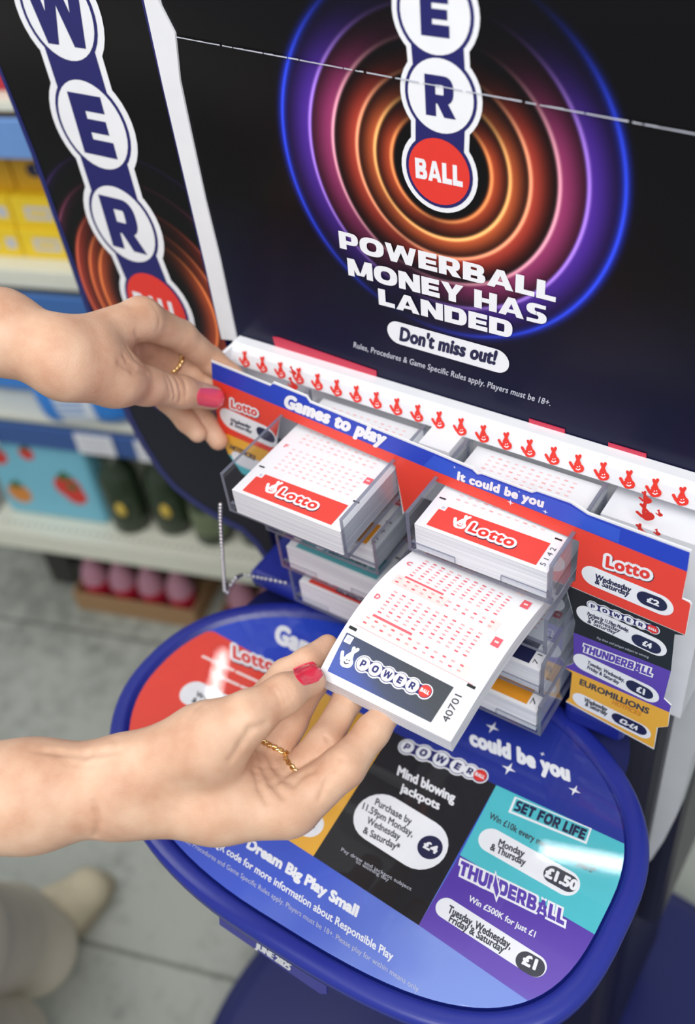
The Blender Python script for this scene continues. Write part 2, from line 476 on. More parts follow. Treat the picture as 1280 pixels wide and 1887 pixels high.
# ================================================================== THE SETTING
fl = MB(); fl.box((-4, -4, FLOOR - .05), (4, 5, FLOOR), None)
def floor_material():
    m = bpy.data.materials.new('worn_grey_floor'); m.use_nodes = True
    nt = m.node_tree; b = nt.nodes['Principled BSDF']; b.inputs['Roughness'].default_value = .55
    tc = nt.nodes.new('ShaderNodeTexCoord')
    n1 = nt.nodes.new('ShaderNodeTexNoise'); n1.inputs['Scale'].default_value = 26; n1.inputs['Detail'].default_value = 10; n1.inputs['Roughness'].default_value = .72
    n2 = nt.nodes.new('ShaderNodeTexNoise'); n2.inputs['Scale'].default_value = 2.2; n2.inputs['Detail'].default_value = 3
    ad = nt.nodes.new('ShaderNodeMath'); ad.operation = 'ADD'
    nt.links.new(tc.outputs['Object'], n1.inputs['Vector']); nt.links.new(tc.outputs['Object'], n2.inputs['Vector'])
    nt.links.new(n1.outputs[0], ad.inputs[0]); nt.links.new(n2.outputs[0], ad.inputs[1])
    r = nt.nodes.new('ShaderNodeValToRGB')
    r.color_ramp.elements[0].position = .7; r.color_ramp.elements[0].color = lin('#83877f')
    r.color_ramp.elements[1].position = 1.25; r.color_ramp.elements[1].color = lin('#b0b4ac')
    dv = nt.nodes.new('ShaderNodeMath'); dv.operation = 'MULTIPLY'; dv.inputs[1].default_value = 1.0
    nt.links.new(ad.outputs[0], dv.inputs[0]); nt.links.new(dv.outputs[0], r.inputs[0])
    # joints between the slabs
    mp = nt.nodes.new('ShaderNodeMapping'); mp.inputs['Rotation'].default_value = (0, 0, math.radians(-17.5))
    mp.inputs['Location'].default_value = (3, -.069, 0)
    br = nt.nodes.new('ShaderNodeTexBrick'); br.offset = 0.5
    br.inputs['Color1'].default_value = (1, 1, 1, 1); br.inputs['Color2'].default_value = (.95, .95, .95, 1); br.inputs['Mortar'].default_value = (.5, .5, .48, 1)
    br.inputs['Scale'].default_value = 1.0; br.inputs['Mortar Size'].default_value = .006; br.inputs['Mortar Smooth'].default_value = .6
    br.inputs['Brick Width'].default_value = 9.0; br.inputs['Row Height'].default_value = .6
    nt.links.new(tc.outputs['Object'], mp.inputs[0]); nt.links.new(mp.outputs[0], br.inputs['Vector'])
    mx = nt.nodes.new('ShaderNodeMix'); mx.data_type = 'RGBA'; mx.blend_type = 'MULTIPLY'; mx.inputs[0].default_value = 1
    nt.links.new(r.outputs[0], mx.inputs[6]); nt.links.new(br.outputs[0], mx.inputs[7])
    nt.links.new(mx.outputs[2], b.inputs['Base Color'])
    return m
fl.mats = [floor_material()]
tag(fl.build('floor'), kind='structure')

# ceiling lamps: slim tubes whose reflections show in the glossy counter
def emit(name, s):
    m = bpy.data.materials.new(name); m.use_nodes = True
    nt = m.node_tree; nt.nodes.remove(nt.nodes['Principled BSDF'])
    e = nt.nodes.new('ShaderNodeEmission'); e.inputs[1].default_value = s; e.inputs[0].default_value = (1, .99, .97, 1)
    nt.links.new(e.outputs[0], nt.nodes['Material Output'].inputs[0])
    return m
def ceiling_lamp(a, b, hw, power, label):
    TUBE = emit('lit_tube', power)
    a = np.array(a); b = np.array(b); d = (b - a) / np.linalg.norm(b - a); e = np.array([-d[1], d[0], 0]); z = np.array([0, 0, 1.])
    L = np.linalg.norm(b - a)
    r = empty('ceiling_lamp', tuple((a + b) / 2), label, 'lamp', 'ceiling lamps')
    t = MB(); t.box((0, -hw, 0), (L, hw, .02), TUBE, (d, e, z), a); t.build('lamp_tube', r)
    h = MB(); h.box((-.02, -hw - .01, .0205), (L + .02, hw + .01, .06), WHITE_PLASTIC, (d, e, z), a); h.build('housing', r)
ceiling_lamp((-1.099, .608, 1.5), (-.97, .32, 1.5), .013, 30, 'white tube lamp beyond the far left end of the stand')
ceiling_lamp((-.080, .3535, 1.5), (.10, .407, 1.5), .014, 30, 'white tube lamp above the rear of the stand')

# ================================================================== THE DISPLAY STAND
stand = empty('display_stand', (.11, .2, FLOOR), 'tall dark blue lottery play stand with ringed poster board and oval counter', 'display stand')
BOARD = Surf((0, .12, 0), (1, 0, 0), (0, 0, 1))
SIDE = Surf((0, .13, 0), (1, 0, 0), (0, 0, 1))
CTOP = Surf((0, 0, -.2), (1, 0, 0), (0, 1, 0))
CARD = Surf((0, .0695, 0), (.2953, -.0182, 0), (0, 0, 1))

def ring_material(name, base_top, base_bot, zlo, zhi, centre, axis, rings, side_only):
    """black print with concentric coloured rings, all by distance from a centre"""
    m = bpy.data.materials.new(name); m.use_nodes = True
    nt = m.node_tree; b = nt.nodes['Principled BSDF']
    b.inputs['Roughness'].default_value = .3; b.inputs['Specular IOR Level'].default_value = .22
    N = lambda t: nt.nodes.new(t)
    tc = N('ShaderNodeTexCoord'); sp = N('ShaderNodeSeparateXYZ'); nt.links.new(tc.outputs['Object'], sp.inputs[0])
    def math_(op, a, bb=None, cc=None):
        k = N('ShaderNodeMath'); k.operation = op
        for i, q in enumerate((a, bb, cc)):
            if q is None: continue
            if isinstance(q, (int, float)): k.inputs[i].default_value = q
            else: nt.links.new(q, k.inputs[i])
        return k.outputs[0]
    ax = sp.outputs[axis]; az = sp.outputs[2]
    dx = math_('SUBTRACT', ax, centre[0]); dz = math_('SUBTRACT', az, centre[1])
    r = math_('SQRT', math_('ADD', math_('MULTIPLY', dx, dx), math_('MULTIPLY', dz, dz)))
    sx = math_('DIVIDE', dx, r); sz = math_('DIVIDE', dz, r)
    total = None
    for (rad, w_in, w_out, core, glow, lo, ph) in rings:
        # thin bright line with a soft band on its inner side
        d = math_('SUBTRACT', r, rad)
        line = math_('POWER', 2.718, math_('MULTIPLY', math_('MULTIPLY', d, d), -1 / (.0011 ** 2)))
        inside = math_('LESS_THAN', d, 0.0) if w_in > 0 else math_('GREATER_THAN', d, 0.0)
        wd = abs(w_in)
        soft = math_('MULTIPLY', math_('POWER', 2.718, math_('MULTIPLY', math_('MULTIPLY', d, d), -1 / (wd ** 2))), inside)
        so = math_('MULTIPLY', math_('POWER', 2.718, math_('MULTIPLY', math_('MULTIPLY', d, d), -1 / (w_out ** 2))), math_('SUBTRACT', 1.0, inside))
        band = math_('ADD', soft, so)
        # fades towards the top (and a little at the bottom)
        ang = math_('ADD', math_('MULTIPLY', sx, math.cos(ph)), math_('MULTIPLY', sz, math.sin(ph)))
        aa = math_('ADD', math_('MULTIPLY', math_('ABSOLUTE', ang), 1.0 - lo), lo)
        sst = N('ShaderNodeMapRange'); sst.interpolation_type = 'SMOOTHSTEP'
        sst.inputs['From Min'].default_value = .25; sst.inputs['From Max'].default_value = .95
        sst.inputs['To Min'].default_value = 1.0; sst.inputs['To Max'].default_value = .06
        nt.links.new(sz, sst.inputs['Value'])
        msk = math_('MULTIPLY', math_('POWER', aa, 1.6 if rad > .065 else 1.0), sst.outputs[0])
        for src, colr, k in ((line, core, .9), (band, glow, .8)):
            c = N('ShaderNodeMix'); c.data_type = 'RGBA'; c.inputs[6].default_value = (0, 0, 0, 1); c.inputs[7].default_value = lin(colr)
            nt.links.new(math_('MULTIPLY', math_('MULTIPLY', src, msk), k), c.inputs[0])
            if total is None: total = c.outputs[2]
            else:
                ad = N('ShaderNodeMix'); ad.data_type = 'RGBA'; ad.blend_type = 'ADD'; ad.inputs[0].default_value = 1
                nt.links.new(total, ad.inputs[6]); nt.links.new(c.outputs[2], ad.inputs[7]); total = ad.outputs[2]
    g = N('ShaderNodeMapRange'); g.inputs['From Min'].default_value = zlo; g.inputs['From Max'].default_value = zhi
    nt.links.new(az, g.inputs['Value'])
    bc = N('ShaderNodeMix'); bc.data_type = 'RGBA'; bc.inputs[6].default_value = lin(base_bot); bc.inputs[7].default_value = lin(base_top)
    nt.links.new(g.outputs[0], bc.inputs[0])
    ad = N('ShaderNodeMix'); ad.data_type = 'RGBA'; ad.blend_type = 'ADD'; ad.inputs[0].default_value = 1
    nt.links.new(bc.outputs[2], ad.inputs[6]); nt.links.new(total, ad.inputs[7])
    nt.links.new(ad.outputs[2], b.inputs['Base Color'])
    return m
RINGS = [(.0322, -.006, .0012, '#e8a060', '#c9502e', .3, -.2), (.0434, -.0062, .0010, '#ffd080', '#e0683a', .5, -.9),
         (.0556, -.0074, .0010, '#ffb98c', '#cf4a3a', .35, -.5), (.0724, -.0100, .0010, '#f0b4bc', '#b0407c', .12, -.35),
         (.0887, -.0110, .0012, '#b78cec', '#5530b0', .06, -.3), (.1085, .0026, .0026, '#2a44d8', '#1a2fae', .08, -.3)]
BOARD_PRINT = ring_material('ringed_poster_print', '#0a0a0e', '#191b3c', -.02, .13, (.1075, .176), 0, RINGS, False)
SRINGS = [(.060, .009, .002, '#e08a4a', '#b8502c', .6, 0), (.0705, .008, .002, '#d8804a', '#b4482a', .6, 0), (.084, .009, .002, '#d06a50', '#a83c2c', .6, 0),
          (.104, .006, .003, '#a05070', '#5a2440', .5, 0), (.124, .005, .003, '#6a40a0', '#2c1c5a', .5, 0)]
SIDE_PRINT = ring_material('ringed_side_print', '#0c0c0e', '#121324', -.12, .05, (-.165, .012), 0, SRINGS, False)

bm_ = MB()
bm_.box((-.079, .12, -.18), (.37, .134, .338), BOARD_PRINT)
board = bm_.build('poster_board', stand)
p = Print(BOARD)
# fold line with chipped white paint
x = -.072
zf = lambda x: .2297 - .0135 * (x + .07) / .34
while x < .262:
    L = random.uniform(.002, .012)
    p.poly([(x, zf(x) - .0003), (x + L, zf(x + L) - .0003), (x + L, zf(x + L) + random.uniform(.0002, .0006)), (x, zf(x) + random.uniform(.0002, .0006))], INK_GREY, 8)
    x += L + random.choice((0, 0, .0008, .002))
p.build('fold_line', board)
p = Print(BOARD)
ball_chain_logo(p, [(.1065, .2995), (.1085, .2585), (.1098, .2168), (.1068, .174)], 'WER', [.0204, .0204, .0200, .0196], (0.012, 1), 0, outline=.25, big=1.08)
p.build('emblem', board)
p = Print(BOARD)
p.tpx('POWERBALL', (627, 456), (1024, 556), (624, 424), INK_WHITE, 3, heavy=True)
p.tpx('MONEY HAS', (643, 506), (1007, 598), (640, 474), INK_WHITE, 3, heavy=True)
p.tpx('LANDED', (699, 560), (944, 623), (697, 530), INK_WHITE, 3, heavy=True)
p.build('headline', board)
p = Print(BOARD)
a, b_ = p.P((735, 613)), p.P((915, 664))
p.capsule(a, b_, .0088, INK_WHITE, 2)
p.tpx("Don't miss out!", (737, 626), (912, 671), (740, 602), INK_DNAVY, 3, bold=.07, space=1.05)
p.build('slogan_bar', board)
p = Print(BOARD)
p.tpx('Rules, Procedures & Game Specific Rules apply. Players must be 18+.', (652, 639), (1014, 747), (653, 629), INK_GREY, 3, bold=.02, space=1.05)
p.build('small_print', board)

# left wing: a flat panel beside the board, rounded at its lower corner
lowc = [(-.112, -.262), (-.122, -.243), (-.134, -.2335), (-.16, -.2305), (-.177, -.2265), (-.196, -.2195), (-.214, -.210), (-.229, -.192), (-.241, -.166), (-.250, -.134), (-.2555, -.08), (-.2575, -.0), (-.261, .121), (-.2665, .18), (-.275, .26), (-.285, .345)]
prof = lowc + [(-.1035, .345), (-.102, .14), (-.100, .0), (-.098, -.262)]
w_ = MB()
w_.prism([(x, .146, z) for x, z in prof], [(x, .13, z) for x, z in prof], mat('edge_navy', '#1a2068', .35), mtop=SIDE_PRINT)
wing = w_.build('side_panel', stand, bevel=.002)
p = Print(SIDE)
def inset(i):
    a_, b2 = np.array(lowc[max(i - 1, 0)]), np.array(lowc[min(i + 1, len(lowc) - 1)])
    t = (b2 - a_) / np.linalg.norm(b2 - a_); k = .010 if i < 10 else max(.0035, .010 - .0015 * (i - 9))
    return np.array(lowc[i]) + np.array([t[1], -t[0]]) * k
for i in range(len(lowc) - 1):
    p.poly([lowc[i], lowc[i + 1], inset(i + 1), inset(i)], mat('edge_navy', '#1a2068', .35), 0)
p.poly([(-.106, .34), (-.1025, .34), (-.100, .0), (-.1035, .0)], INK_NAVY, 0)
p.build('edge_band', wing)
p = Print(SIDE)
ball_chain_logo(p, [(-.1845, .2315), (-.1815, .155), (-.1788, .0785), (-.1665, .0085)], 'WER', [.0318, .0322, .0312, .0305], (0.0, 1), 1, outline=.27, ringgap=.09, big=1.36)
p.build('emblem', wing)

# white frame between wing and board
q = Surf((0, .1185, 0), (1, 0, 0), (0, 0, 1))
outl = [(258, -30), (300, 160), (340, 330), (378, 490), (408, 625), (436, 628), (405, 480), (378, 370), (352, 250), (331, 150), (322, 62), (275, -30)]
pts = [q.px(o) for o in outl]
w_ = MB(); w_.prism([(a[0], .134, a[1]) for a in pts][::-1], [(a[0], .1185, a[1]) for a in pts][::-1], WHITE_PLASTIC)
w_.build('frame_edge', stand, bevel=.001)

# right side: white moulded flange rounding off below the card
q = Surf((0, .1185, 0), (1, 0, 0), (0, 0, 1))
outl = [(1330, 985), (1330, 1250), (1300, 1345), (1275, 1395), (1262, 1450), (1245, 1505), (1222, 1550), (1199, 1584), (1186, 1594), (1184, 1586), (1200, 1505), (1219, 1425), (1234, 1350), (1236, 1290), (1238, 1010)]
pts = [q.px(o) for o in outl]
w_ = MB(); w_.prism([(a[0], .140, a[1]) for a in pts][::-1], [(a[0], .1185, a[1]) for a in pts][::-1], GREY_PLASTIC)
w_.build('flange', stand, bevel=.003, seg=3)

# white box behind the card: back wall, side wall, divider, ledge
w_ = MB()
w_.box((-.074, .1175, -.05), (.30, .1199, .012), WHITE_PLASTIC)
w_.box((-.074, .088, -.05), (-.071, .1175, .012), WHITE_PLASTIC)
w_.box((.2295, .088, -.18), (.30, .1174, -.012), WHITE_PLASTIC)
w_.box((.1022, .085, -.05), (.1252, .1174, .0), WHITE_PLASTIC)
w_.box((-.071, .088, -.045), (-.004, .1174, -.02), WHITE_PLASTIC)
box_ = w_.build('ticket_box', stand)
lp = [(.1195, .0145), (.1105, .0145), (.1065, .0095), (.1045, .0035), (.1035, -.0005), (.105, -.0012), (.108, .004), (.1195, .006)]
w_ = MB(); w_.prism([(-.072, y, z) for y, z in lp], [(.31, y, z) for y, z in lp], WHITE_PLASTIC)
ledge = w_.build('ledge', stand, bevel=.0006)
lipn = np.array([.0105, -.0098]);
LIP = Surf((0, .1065, .0095), (1, 0, 0), (0, -.0025, -.0082))
LIP.v = -LIP.v; LIP.n = np.cross(LIP.u, LIP.v); LIP.o = np.array([0, .10545, .006]); LIP.base = .0006
p = Print(LIP)
for i in range(22):
    hand_emblem(p, (-.058 + i * .0165, -.0008), .0118, (1, .3), INK_LOGO_RED, 0, dot=INK_WHITE)
p.build('printed_emblems', ledge)
BW = Surf((0, .088, 0), (1, 0, 0), (0, 0, 1))
p = Print(BW)
for q_, s_ in (((1190, 918), .009), ((1190, 945), .013), ((1215, 946), .005), ((1181, 980), .011), ((1211, 981), .005), ((540, 684), .007), ((540, 708), .010)):
    hand_emblem(p, p.P(q_), s_, (.8, .5), INK_LOGO_RED, 0)
p.build('printed_emblems', box_)

# body, pedestal, base
w_ = MB(); w_.box((-.07, .10, -.95), (.29, .30, -.185), BLACK_NAVY)
w_.build('body', stand, bevel=.02, seg=4)
w_ = MB(); w_.box((-.075, .135, -.6), (.31, .36, .337), BLACK_NAVY)
w_.build('rear_shell', stand, bevel=.01)
def oval(cx, cy, a, b, z, pw, n=96, off=0.0):
    out = []
    for i in range(n):
        t = 2 * math.pi * i / n; c, s_ = math.cos(t), math.sin(t)
        q = pw if not isinstance(pw, tuple) else (pw[0] if s_ >= 0 else (pw[1] if c < 0 else pw[2]))
        out.append((cx + (a - off) * math.copysign(abs(c) ** (2 / q), c), cy + (b - off) * math.copysign(abs(s_) ** (2 / q), s_), z))
    return out
w_ = MB(); w_.loft([oval(.26, -.02, .46, .42, FLOOR, 2), oval(.26, -.02, .46, .42, -1.03, 2), oval(.26, -.02, .45, .41, -1.006, 2), oval(.26, -.02, .42, .38, -1.0, 2)], DARK_NAVY)
w_.build('base', stand)
w_ = MB(); w_.loft([oval(.11, .17, .15, .12, -1.0, 2.6), oval(.11, .16, .12, .1, -.9, 2.6), oval(.11, .12, .12, .1, -.3, 2.6), oval(.11, .03, .17, .1, -.212, 2.6)], DARK_NAVY)
w_.build('pedestal', stand)
# oval counter
CO = (.117, -.05, .207, .134)
w_ = MB()
PW = (2.3, 2.1, 3.3)
rings = [oval(*CO, z_, PW, off=o_) for z_, o_ in ((-.2110, .012), (-.2105, .003), (-.2090, .0006), (-.2015, .0), (-.1988, .0012), (-.1974, .0038), (-.1971, .0110), (-.1978, .0128), (-.2030, .0150), (-.2035, .0180))]
w_.loft(rings, NAVY_PLASTIC)
counter = w_.build('counter_rim', stand)
w_ = MB()
# hump carrying the chain and the trays
w_.box((-.062, .058, -.2), (-.002, .115, -.183), NAVY_PLASTIC)
w_.build('counter_bracket', stand, bevel=.006, seg=3)
w_ = MB(); w_.box((.225, .06, -.2), (.27, .115, -.178), NAVY_PLASTIC)
w_.build('counter_bracket', stand, bevel=.006, seg=3)
INS = [tuple(q_[:2]) for q_ in oval(*CO, 0, PW, off=.0158)]
p = Print(CTOP); p.S.base = 0
def gradient_ink(name, stops, o, d, L):
    """printed colour sweep along a direction on the counter artwork"""
    m = bpy.data.materials.new(name); m.use_nodes = True
    nt = m.node_tree; b = nt.nodes['Principled BSDF']; b.inputs['Roughness'].default_value = .45
    tc = nt.nodes.new('ShaderNodeTexCoord'); mp = nt.nodes.new('ShaderNodeVectorMath'); mp.operation = 'DOT_PRODUCT'
    mp.inputs[1].default_value = (d[0] / L, d[1] / L, 0)
    nz = nt.nodes.new('ShaderNodeTexNoise'); nz.inputs['Scale'].default_value = 18
    sb = nt.nodes.new('ShaderNodeMath'); sb.operation = 'SUBTRACT'; sb.inputs[1].default_value = (o[0] * d[0] + o[1] * d[1]) / L
    ad = nt.nodes.new('ShaderNodeMath'); ad.operation = 'MULTIPLY_ADD'; ad.inputs[1].default_value = .25
    r = nt.nodes.new('ShaderNodeValToRGB')
    while len(r.color_ramp.elements) < len(stops): r.color_ramp.elements.new(.5)
    for e, (q, c) in zip(r.color_ramp.elements, stops): e.position = q; e.color = lin(c)
    nt.links.new(tc.outputs['Object'], mp.inputs[0]); nt.links.new(mp.outputs['Value'], sb.inputs[0])
    nt.links.new(tc.outputs['Object'], nz.inputs['Vector']); nt.links.new(nz.outputs['Fac'], ad.inputs[0])
    nt.links.new(sb.outputs[0], ad.inputs[2]); nt.links.new(ad.outputs[0], r.inputs[0])
    nt.links.new(r.outputs[0], b.inputs['Base Color'])
    return m
BLUE_SWEEP = gradient_ink('blue_artwork', [(0.0, '#2348c8'), (.45, '#2140c0'), (.75, '#3a58cc'), (1.0, '#7e96e0')], (-.05, 0), (.8, -.6), .36)
p.poly(INS, BLUE_SWEEP, 0)
K = lambda pts, m, l=1: p.ppx(pts, m, l, INS)
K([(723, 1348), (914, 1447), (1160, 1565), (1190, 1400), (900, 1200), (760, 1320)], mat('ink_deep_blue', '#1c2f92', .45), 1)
K([(394, 1164), (590, 1272), (440, 1490), (150, 1320), (150, 1164)], INK_RED)
K([(590, 1272), (723, 1348), (577, 1578), (440, 1490)], INK_YELLOW)
K([(723, 1348), (914, 1447), (771, 1705), (577, 1578)], INK_BLACK)
K([(914, 1447), (1200, 1578), (1180, 1772), (847, 1576)], INK_TEAL)
K([(847, 1576), (1180, 1772), (1060, 1905), (771, 1705)], gradient_ink('purple_artwork', [(0, '#5638a8'), (.6, '#6a4fb6'), (1.0, '#6f7fd2')], (.25, -.09), (.3, -.95), .09))
insert = p.build('counter_artwork', counter)
p = Print(CTOP)
p.tpx('Games to play', (505, 1182), (745, 1292), (512, 1150), INK_WHITE, 2, bold=.1, space=1.1)
p.tpx('could be you', (866, 1372), (1049, 1440), (866, 1345), INK_WHITE, 2, bold=.1, space=1.1)
def sparkle(P, c, r, m, l):
    P.poly([(c[0] + (r if i % 2 == 0 else r * .28) * math.cos(math.pi / 4 * i), c[1] + (r if i % 2 == 0 else r * .28) * math.sin(math.pi / 4 * i)) for i in range(8)], m, l)
for q_, r_ in (((907, 1341), .0055), ((937, 1417), .0055), ((1058, 1457), .0045), ((999, 1390), .002)):
    sparkle(p, p.P(q_), r_, INK_WHITE, 2)
p.build('slogan_lettering', counter)
p = Print(CTOP)
lotto_logo(p, (430, 1213), (505, 1240), (430, 1190), 2)
pill(p, ((357, 1278), (470, 1335), (378, 1262)), INK_WHITE, 2)
p.tpx('Wednesday', (360, 1283), (420, 1312), (364, 1274), INK_TEXTGREY, 3, bold=.06)
p.tpx('& Saturday', (353, 1294), (410, 1322), (357, 1285), INK_TEXTGREY, 3, bold=.06)
for u0_, u1_, v_ in ((.0, .22, 0), (.28, .5, 0), (.56, 1., 0), (.1, .34, 1), (.4, .62, 1), (.68, .9, 1)):     # two worn lines too faint to read
    l0, l1 = (np.array((374, 1210)), np.array((485, 1261))) if v_ == 0 else (np.array((380, 1236)), np.array((475, 1279)))
    p.capsule(p.P(l0 + (l1 - l0) * u0_), p.P(l0 + (l1 - l0) * u1_), .0013, INK_PALE, 2)
p.build('red_section_lettering', counter)
p = Print(CTOP)
ball_chain_logo(p, [p.P(q_) for q_ in ((750, 1377), (780, 1388), (812, 1400), (843, 1413), (866, 1422), (884, 1430))], 'POWER', [.0052, .0056, .0058, .0056, .005, .0046], (-.0, 1), 2, outline=.3)
p.tpx('Mind blowing', (731, 1428), (836, 1480), (735, 1411), INK_WHITE, 2, bold=.06)
p.tpx('jackpots', (737, 1458), (808, 1493), (741, 1443), INK_WHITE, 2, bold=.06)
pill(p, ((700, 1508), (775, 1555), (674, 1548)), INK_WHITE, 2)
for i, (t_, a_, b2) in enumerate((('Purchase by', (690, 1483), (756, 1521)), ('11.59pm Monday,', (667, 1491), (759, 1543)), ('Wednesday', (675, 1517), (735, 1549)), ('& Saturday*', (668, 1535), (734, 1569)))):
    p.tpx(t_, a_, b2, (a_[0] + 4, a_[1] - 12), INK_TEXTGREY, 3, bold=.04)
p.disc(p.P((792, 1562)), .0085, INK_DNAVY, 3)
p.tpx('£4', (779, 1562), (803, 1575), (784, 1549), INK_WHITE, 4, bold=.09)
p.tpx('Pay draw and jackpot subject', (628, 1568), (757, 1642), (630, 1562), INK_GREY, 2)
p.tpx('to winning day', (655, 1590), (715, 1625), (657, 1584), INK_GREY, 2)
p.build('black_section_lettering', counter)
p = Print(CTOP)
p.ppx([(948, 1468), (1090, 1527), (1080, 1556), (936, 1497)], INK_WHITE, 2)
p.ppx([(951, 1472), (1086, 1528), (1078, 1551), (942, 1495)], INK_TEAL, 3)
p.tpx('SET FOR LIFE', (945, 1493), (1075, 1549), (953, 1475), INK_DNAVY, 4, heavy=True)
p.tpx('Win £10k every month for 30 years*', (900, 1508), (1095, 1612), (904, 1497), INK_TEXTGREY, 2, bold=.03)
pill(p, ((905, 1549), (1043, 1627), (918, 1531)), INK_WHITE, 2)
p.tpx('Monday', (917, 1558), (964, 1580), (921, 1546), INK_TEXTGREY, 3, bold=.05)
p.tpx('& Thursday', (902, 1566), (966, 1596), (906, 1554), INK_TEXTGREY, 3, bold=.05)
pill(p, ((1018, 1612), (1047, 1628), (1027, 1599)), INK_TEXTGREY, 3)
p.tpx('£1.50', (1003, 1615), (1060, 1643), (1009, 1598), INK_WHITE, 4, bold=.1)
p.build('teal_section_lettering', counter)
p = Print(CTOP)
p.tpx('THUNDERBALL', (844, 1611), (1038, 1706), (850, 1586), INK_WHITE, 2, bold=.15, heavy=True)
p.tpx('THUNDERBALL', (844, 1611), (1038, 1706), (850, 1586), INK_PURPLE, 3, heavy=True)
p.ppx([(905, 1632), (913, 1604), (922, 1644), (914, 1664)], INK_WHITE, 3); p.ppx([(908, 1632), (913, 1612), (919, 1644), (914, 1655)], INK_PURPLE, 4)
p.tpx('Win £500K for just £1', (862, 1660), (984, 1728), (866, 1650), INK_WHITE, 2, bold=.04)
pill(p, ((822, 1674), (986, 1780), (834, 1659)), INK_WHITE, 2)
p.tpx('Tuesday, Wednesday,', (824, 1681), (939, 1750), (829, 1668), INK_TEXTGREY, 3, bold=.05)
p.tpx('Friday & Saturday', (826, 1698), (926, 1757), (831, 1686), INK_TEXTGREY, 3, bold=.05)
pill(p, ((968, 1772), (985, 1782), (979, 1758)), INK_TEXTGREY, 3)
p.tpx('£1', (961, 1776), (985, 1788), (967, 1758), INK_WHITE, 4, bold=.1)
p.build('purple_section_lettering', counter)
p = Print(CTOP)
pill(p, ((480, 1475), (572, 1520), (492, 1455)), INK_WHITE, 2)
pill(p, ((550, 1508), (570, 1519), (556, 1498)), INK_DNAVY, 3)
p.tpx('£1.50', (544, 1515), (580, 1533), (548, 1504), INK_WHITE, 4, bold=.08)
p.build('yellow_section_lettering', counter)
p = Print(CTOP)
p.tpx('Dream Big Play Small', (454, 1562), (656, 1690), (461, 1545), INK_WHITE, 2, bold=.1)
p.tpx('Scan the QR code for more information about Responsible Play', (345, 1528), (722, 1771), (350, 1516), INK_WHITE, 2, bold=.04)
p.tpx('Rules, Procedures and Game Specific Rules apply. Players must be 18+. Please play for within means only.', (330, 1545), (772, 1830), (333, 1537), INK_GREY, 2)
p.build('small_print', counter)
def cover_h(x, y):
    # invented lift at the rear corners, shaped to catch the tube lamps' reflections
    sm = lambda t: max(0, min(1, t)) ** 2 * (3 - 2 * max(0, min(1, t)))
    h = max(0, .005 * (x - .25) + .115 * (y + .052))       # invented fold across the right rear
    k2 = 1 - sm((x - .012) / .03)
    t2 = y + .085
    h2 = 0 if t2 < 0 else (.07 * t2 * t2 / .003 if t2 < .0015 else .07 * (t2 - .00075))
    return max(h, k2 * h2)
cx_, cy_ = CO[0], CO[1]
e1 = np.array([.115, -.005]) / np.hypot(.115, .005); e2 = np.array([-e1[1], e1[0]]); f0 = np.array([.25, -.052])
INSA = np.array(INS); ED = np.roll(INSA, -1, 0) - INSA
inside_ = lambda q: (ED[:, 0] * (q[1] - INSA[:, 1]) - ED[:, 1] * (q[0] - INSA[:, 0]) >= 0).all()
w_ = MB(); ST = .006
for i in range(-72, 40):
    for j in range(-44, 44):         # cells run along the fold so that it stays a clean crease
        cell = [f0 + e1 * ST * a_ + e2 * ST * b2 for a_, b2 in ((i, j), (i + 1, j), (i + 1, j + 1), (i, j + 1))]
        ins_ = [inside_(q) for q in cell]
        if not any(ins_): continue
        if not all(ins_): cell = clip_poly(cell, INS)
        if len(cell) < 3: continue
        w_.add([(q[0], q[1], -.1988 + cover_h(*q)) for q in cell], [tuple(range(len(cell)))], COVER)
w_.build('clear_cover', counter)
# strip below the counter front
q = Surf((0, -.176, 0), (1, 0, 0), (0, 0, 1))
outl = [(403, 1665), (600, 1800), (602, 1832), (589, 1831), (404, 1704)]
pts = [q.px(o) for o in outl]
w_ = MB(); w_.prism([(a[0], -.1748, a[1]) for a in pts][::-1], [(a[0], -.176, a[1]) for a in pts][::-1], mat('strip_purple_blue', '#2a2a9c', .4))
strip = w_.build('date_strip', counter)
p = Print(q); p.tpx('JUNE 2025', (471, 1745), (534, 1788), (473, 1734), INK_WHITE, 1, bold=.05); p.build('lettering', strip)

# red leaflet slipped behind the ledge
q = Surf((0, .1190, 0), (1, 0, 0), (0, 0, 1))
def leaflet(outl, label):
    pts = [q.px(o) for o in outl]
    w_ = MB(); w_.prism([(a[0], .1196, a[1]) for a in pts][::-1], [(a[0], .1190, a[1]) for a in pts][::-1], mat('leaflet_red', '#c8324e', .4))
    o = w_.build('leaflet'); tag(o, label, 'leaflet', 'red leaflets behind the ledge'); return o
leaflet([(502, 621), (512, 622), (693, 684), (693, 700), (510, 650)], 'red leaflet end tucked behind the white ledge, under the small print')
leaflet([(974, 772), (1040, 792), (1040, 815), (976, 800)], 'short red leaflet tucked behind the white ledge, right of the small print')
leaflet([(1120, 816), (1190, 837), (1190, 860), (1122, 845)], 'red leaflet end tucked behind the white ledge near the board edge')

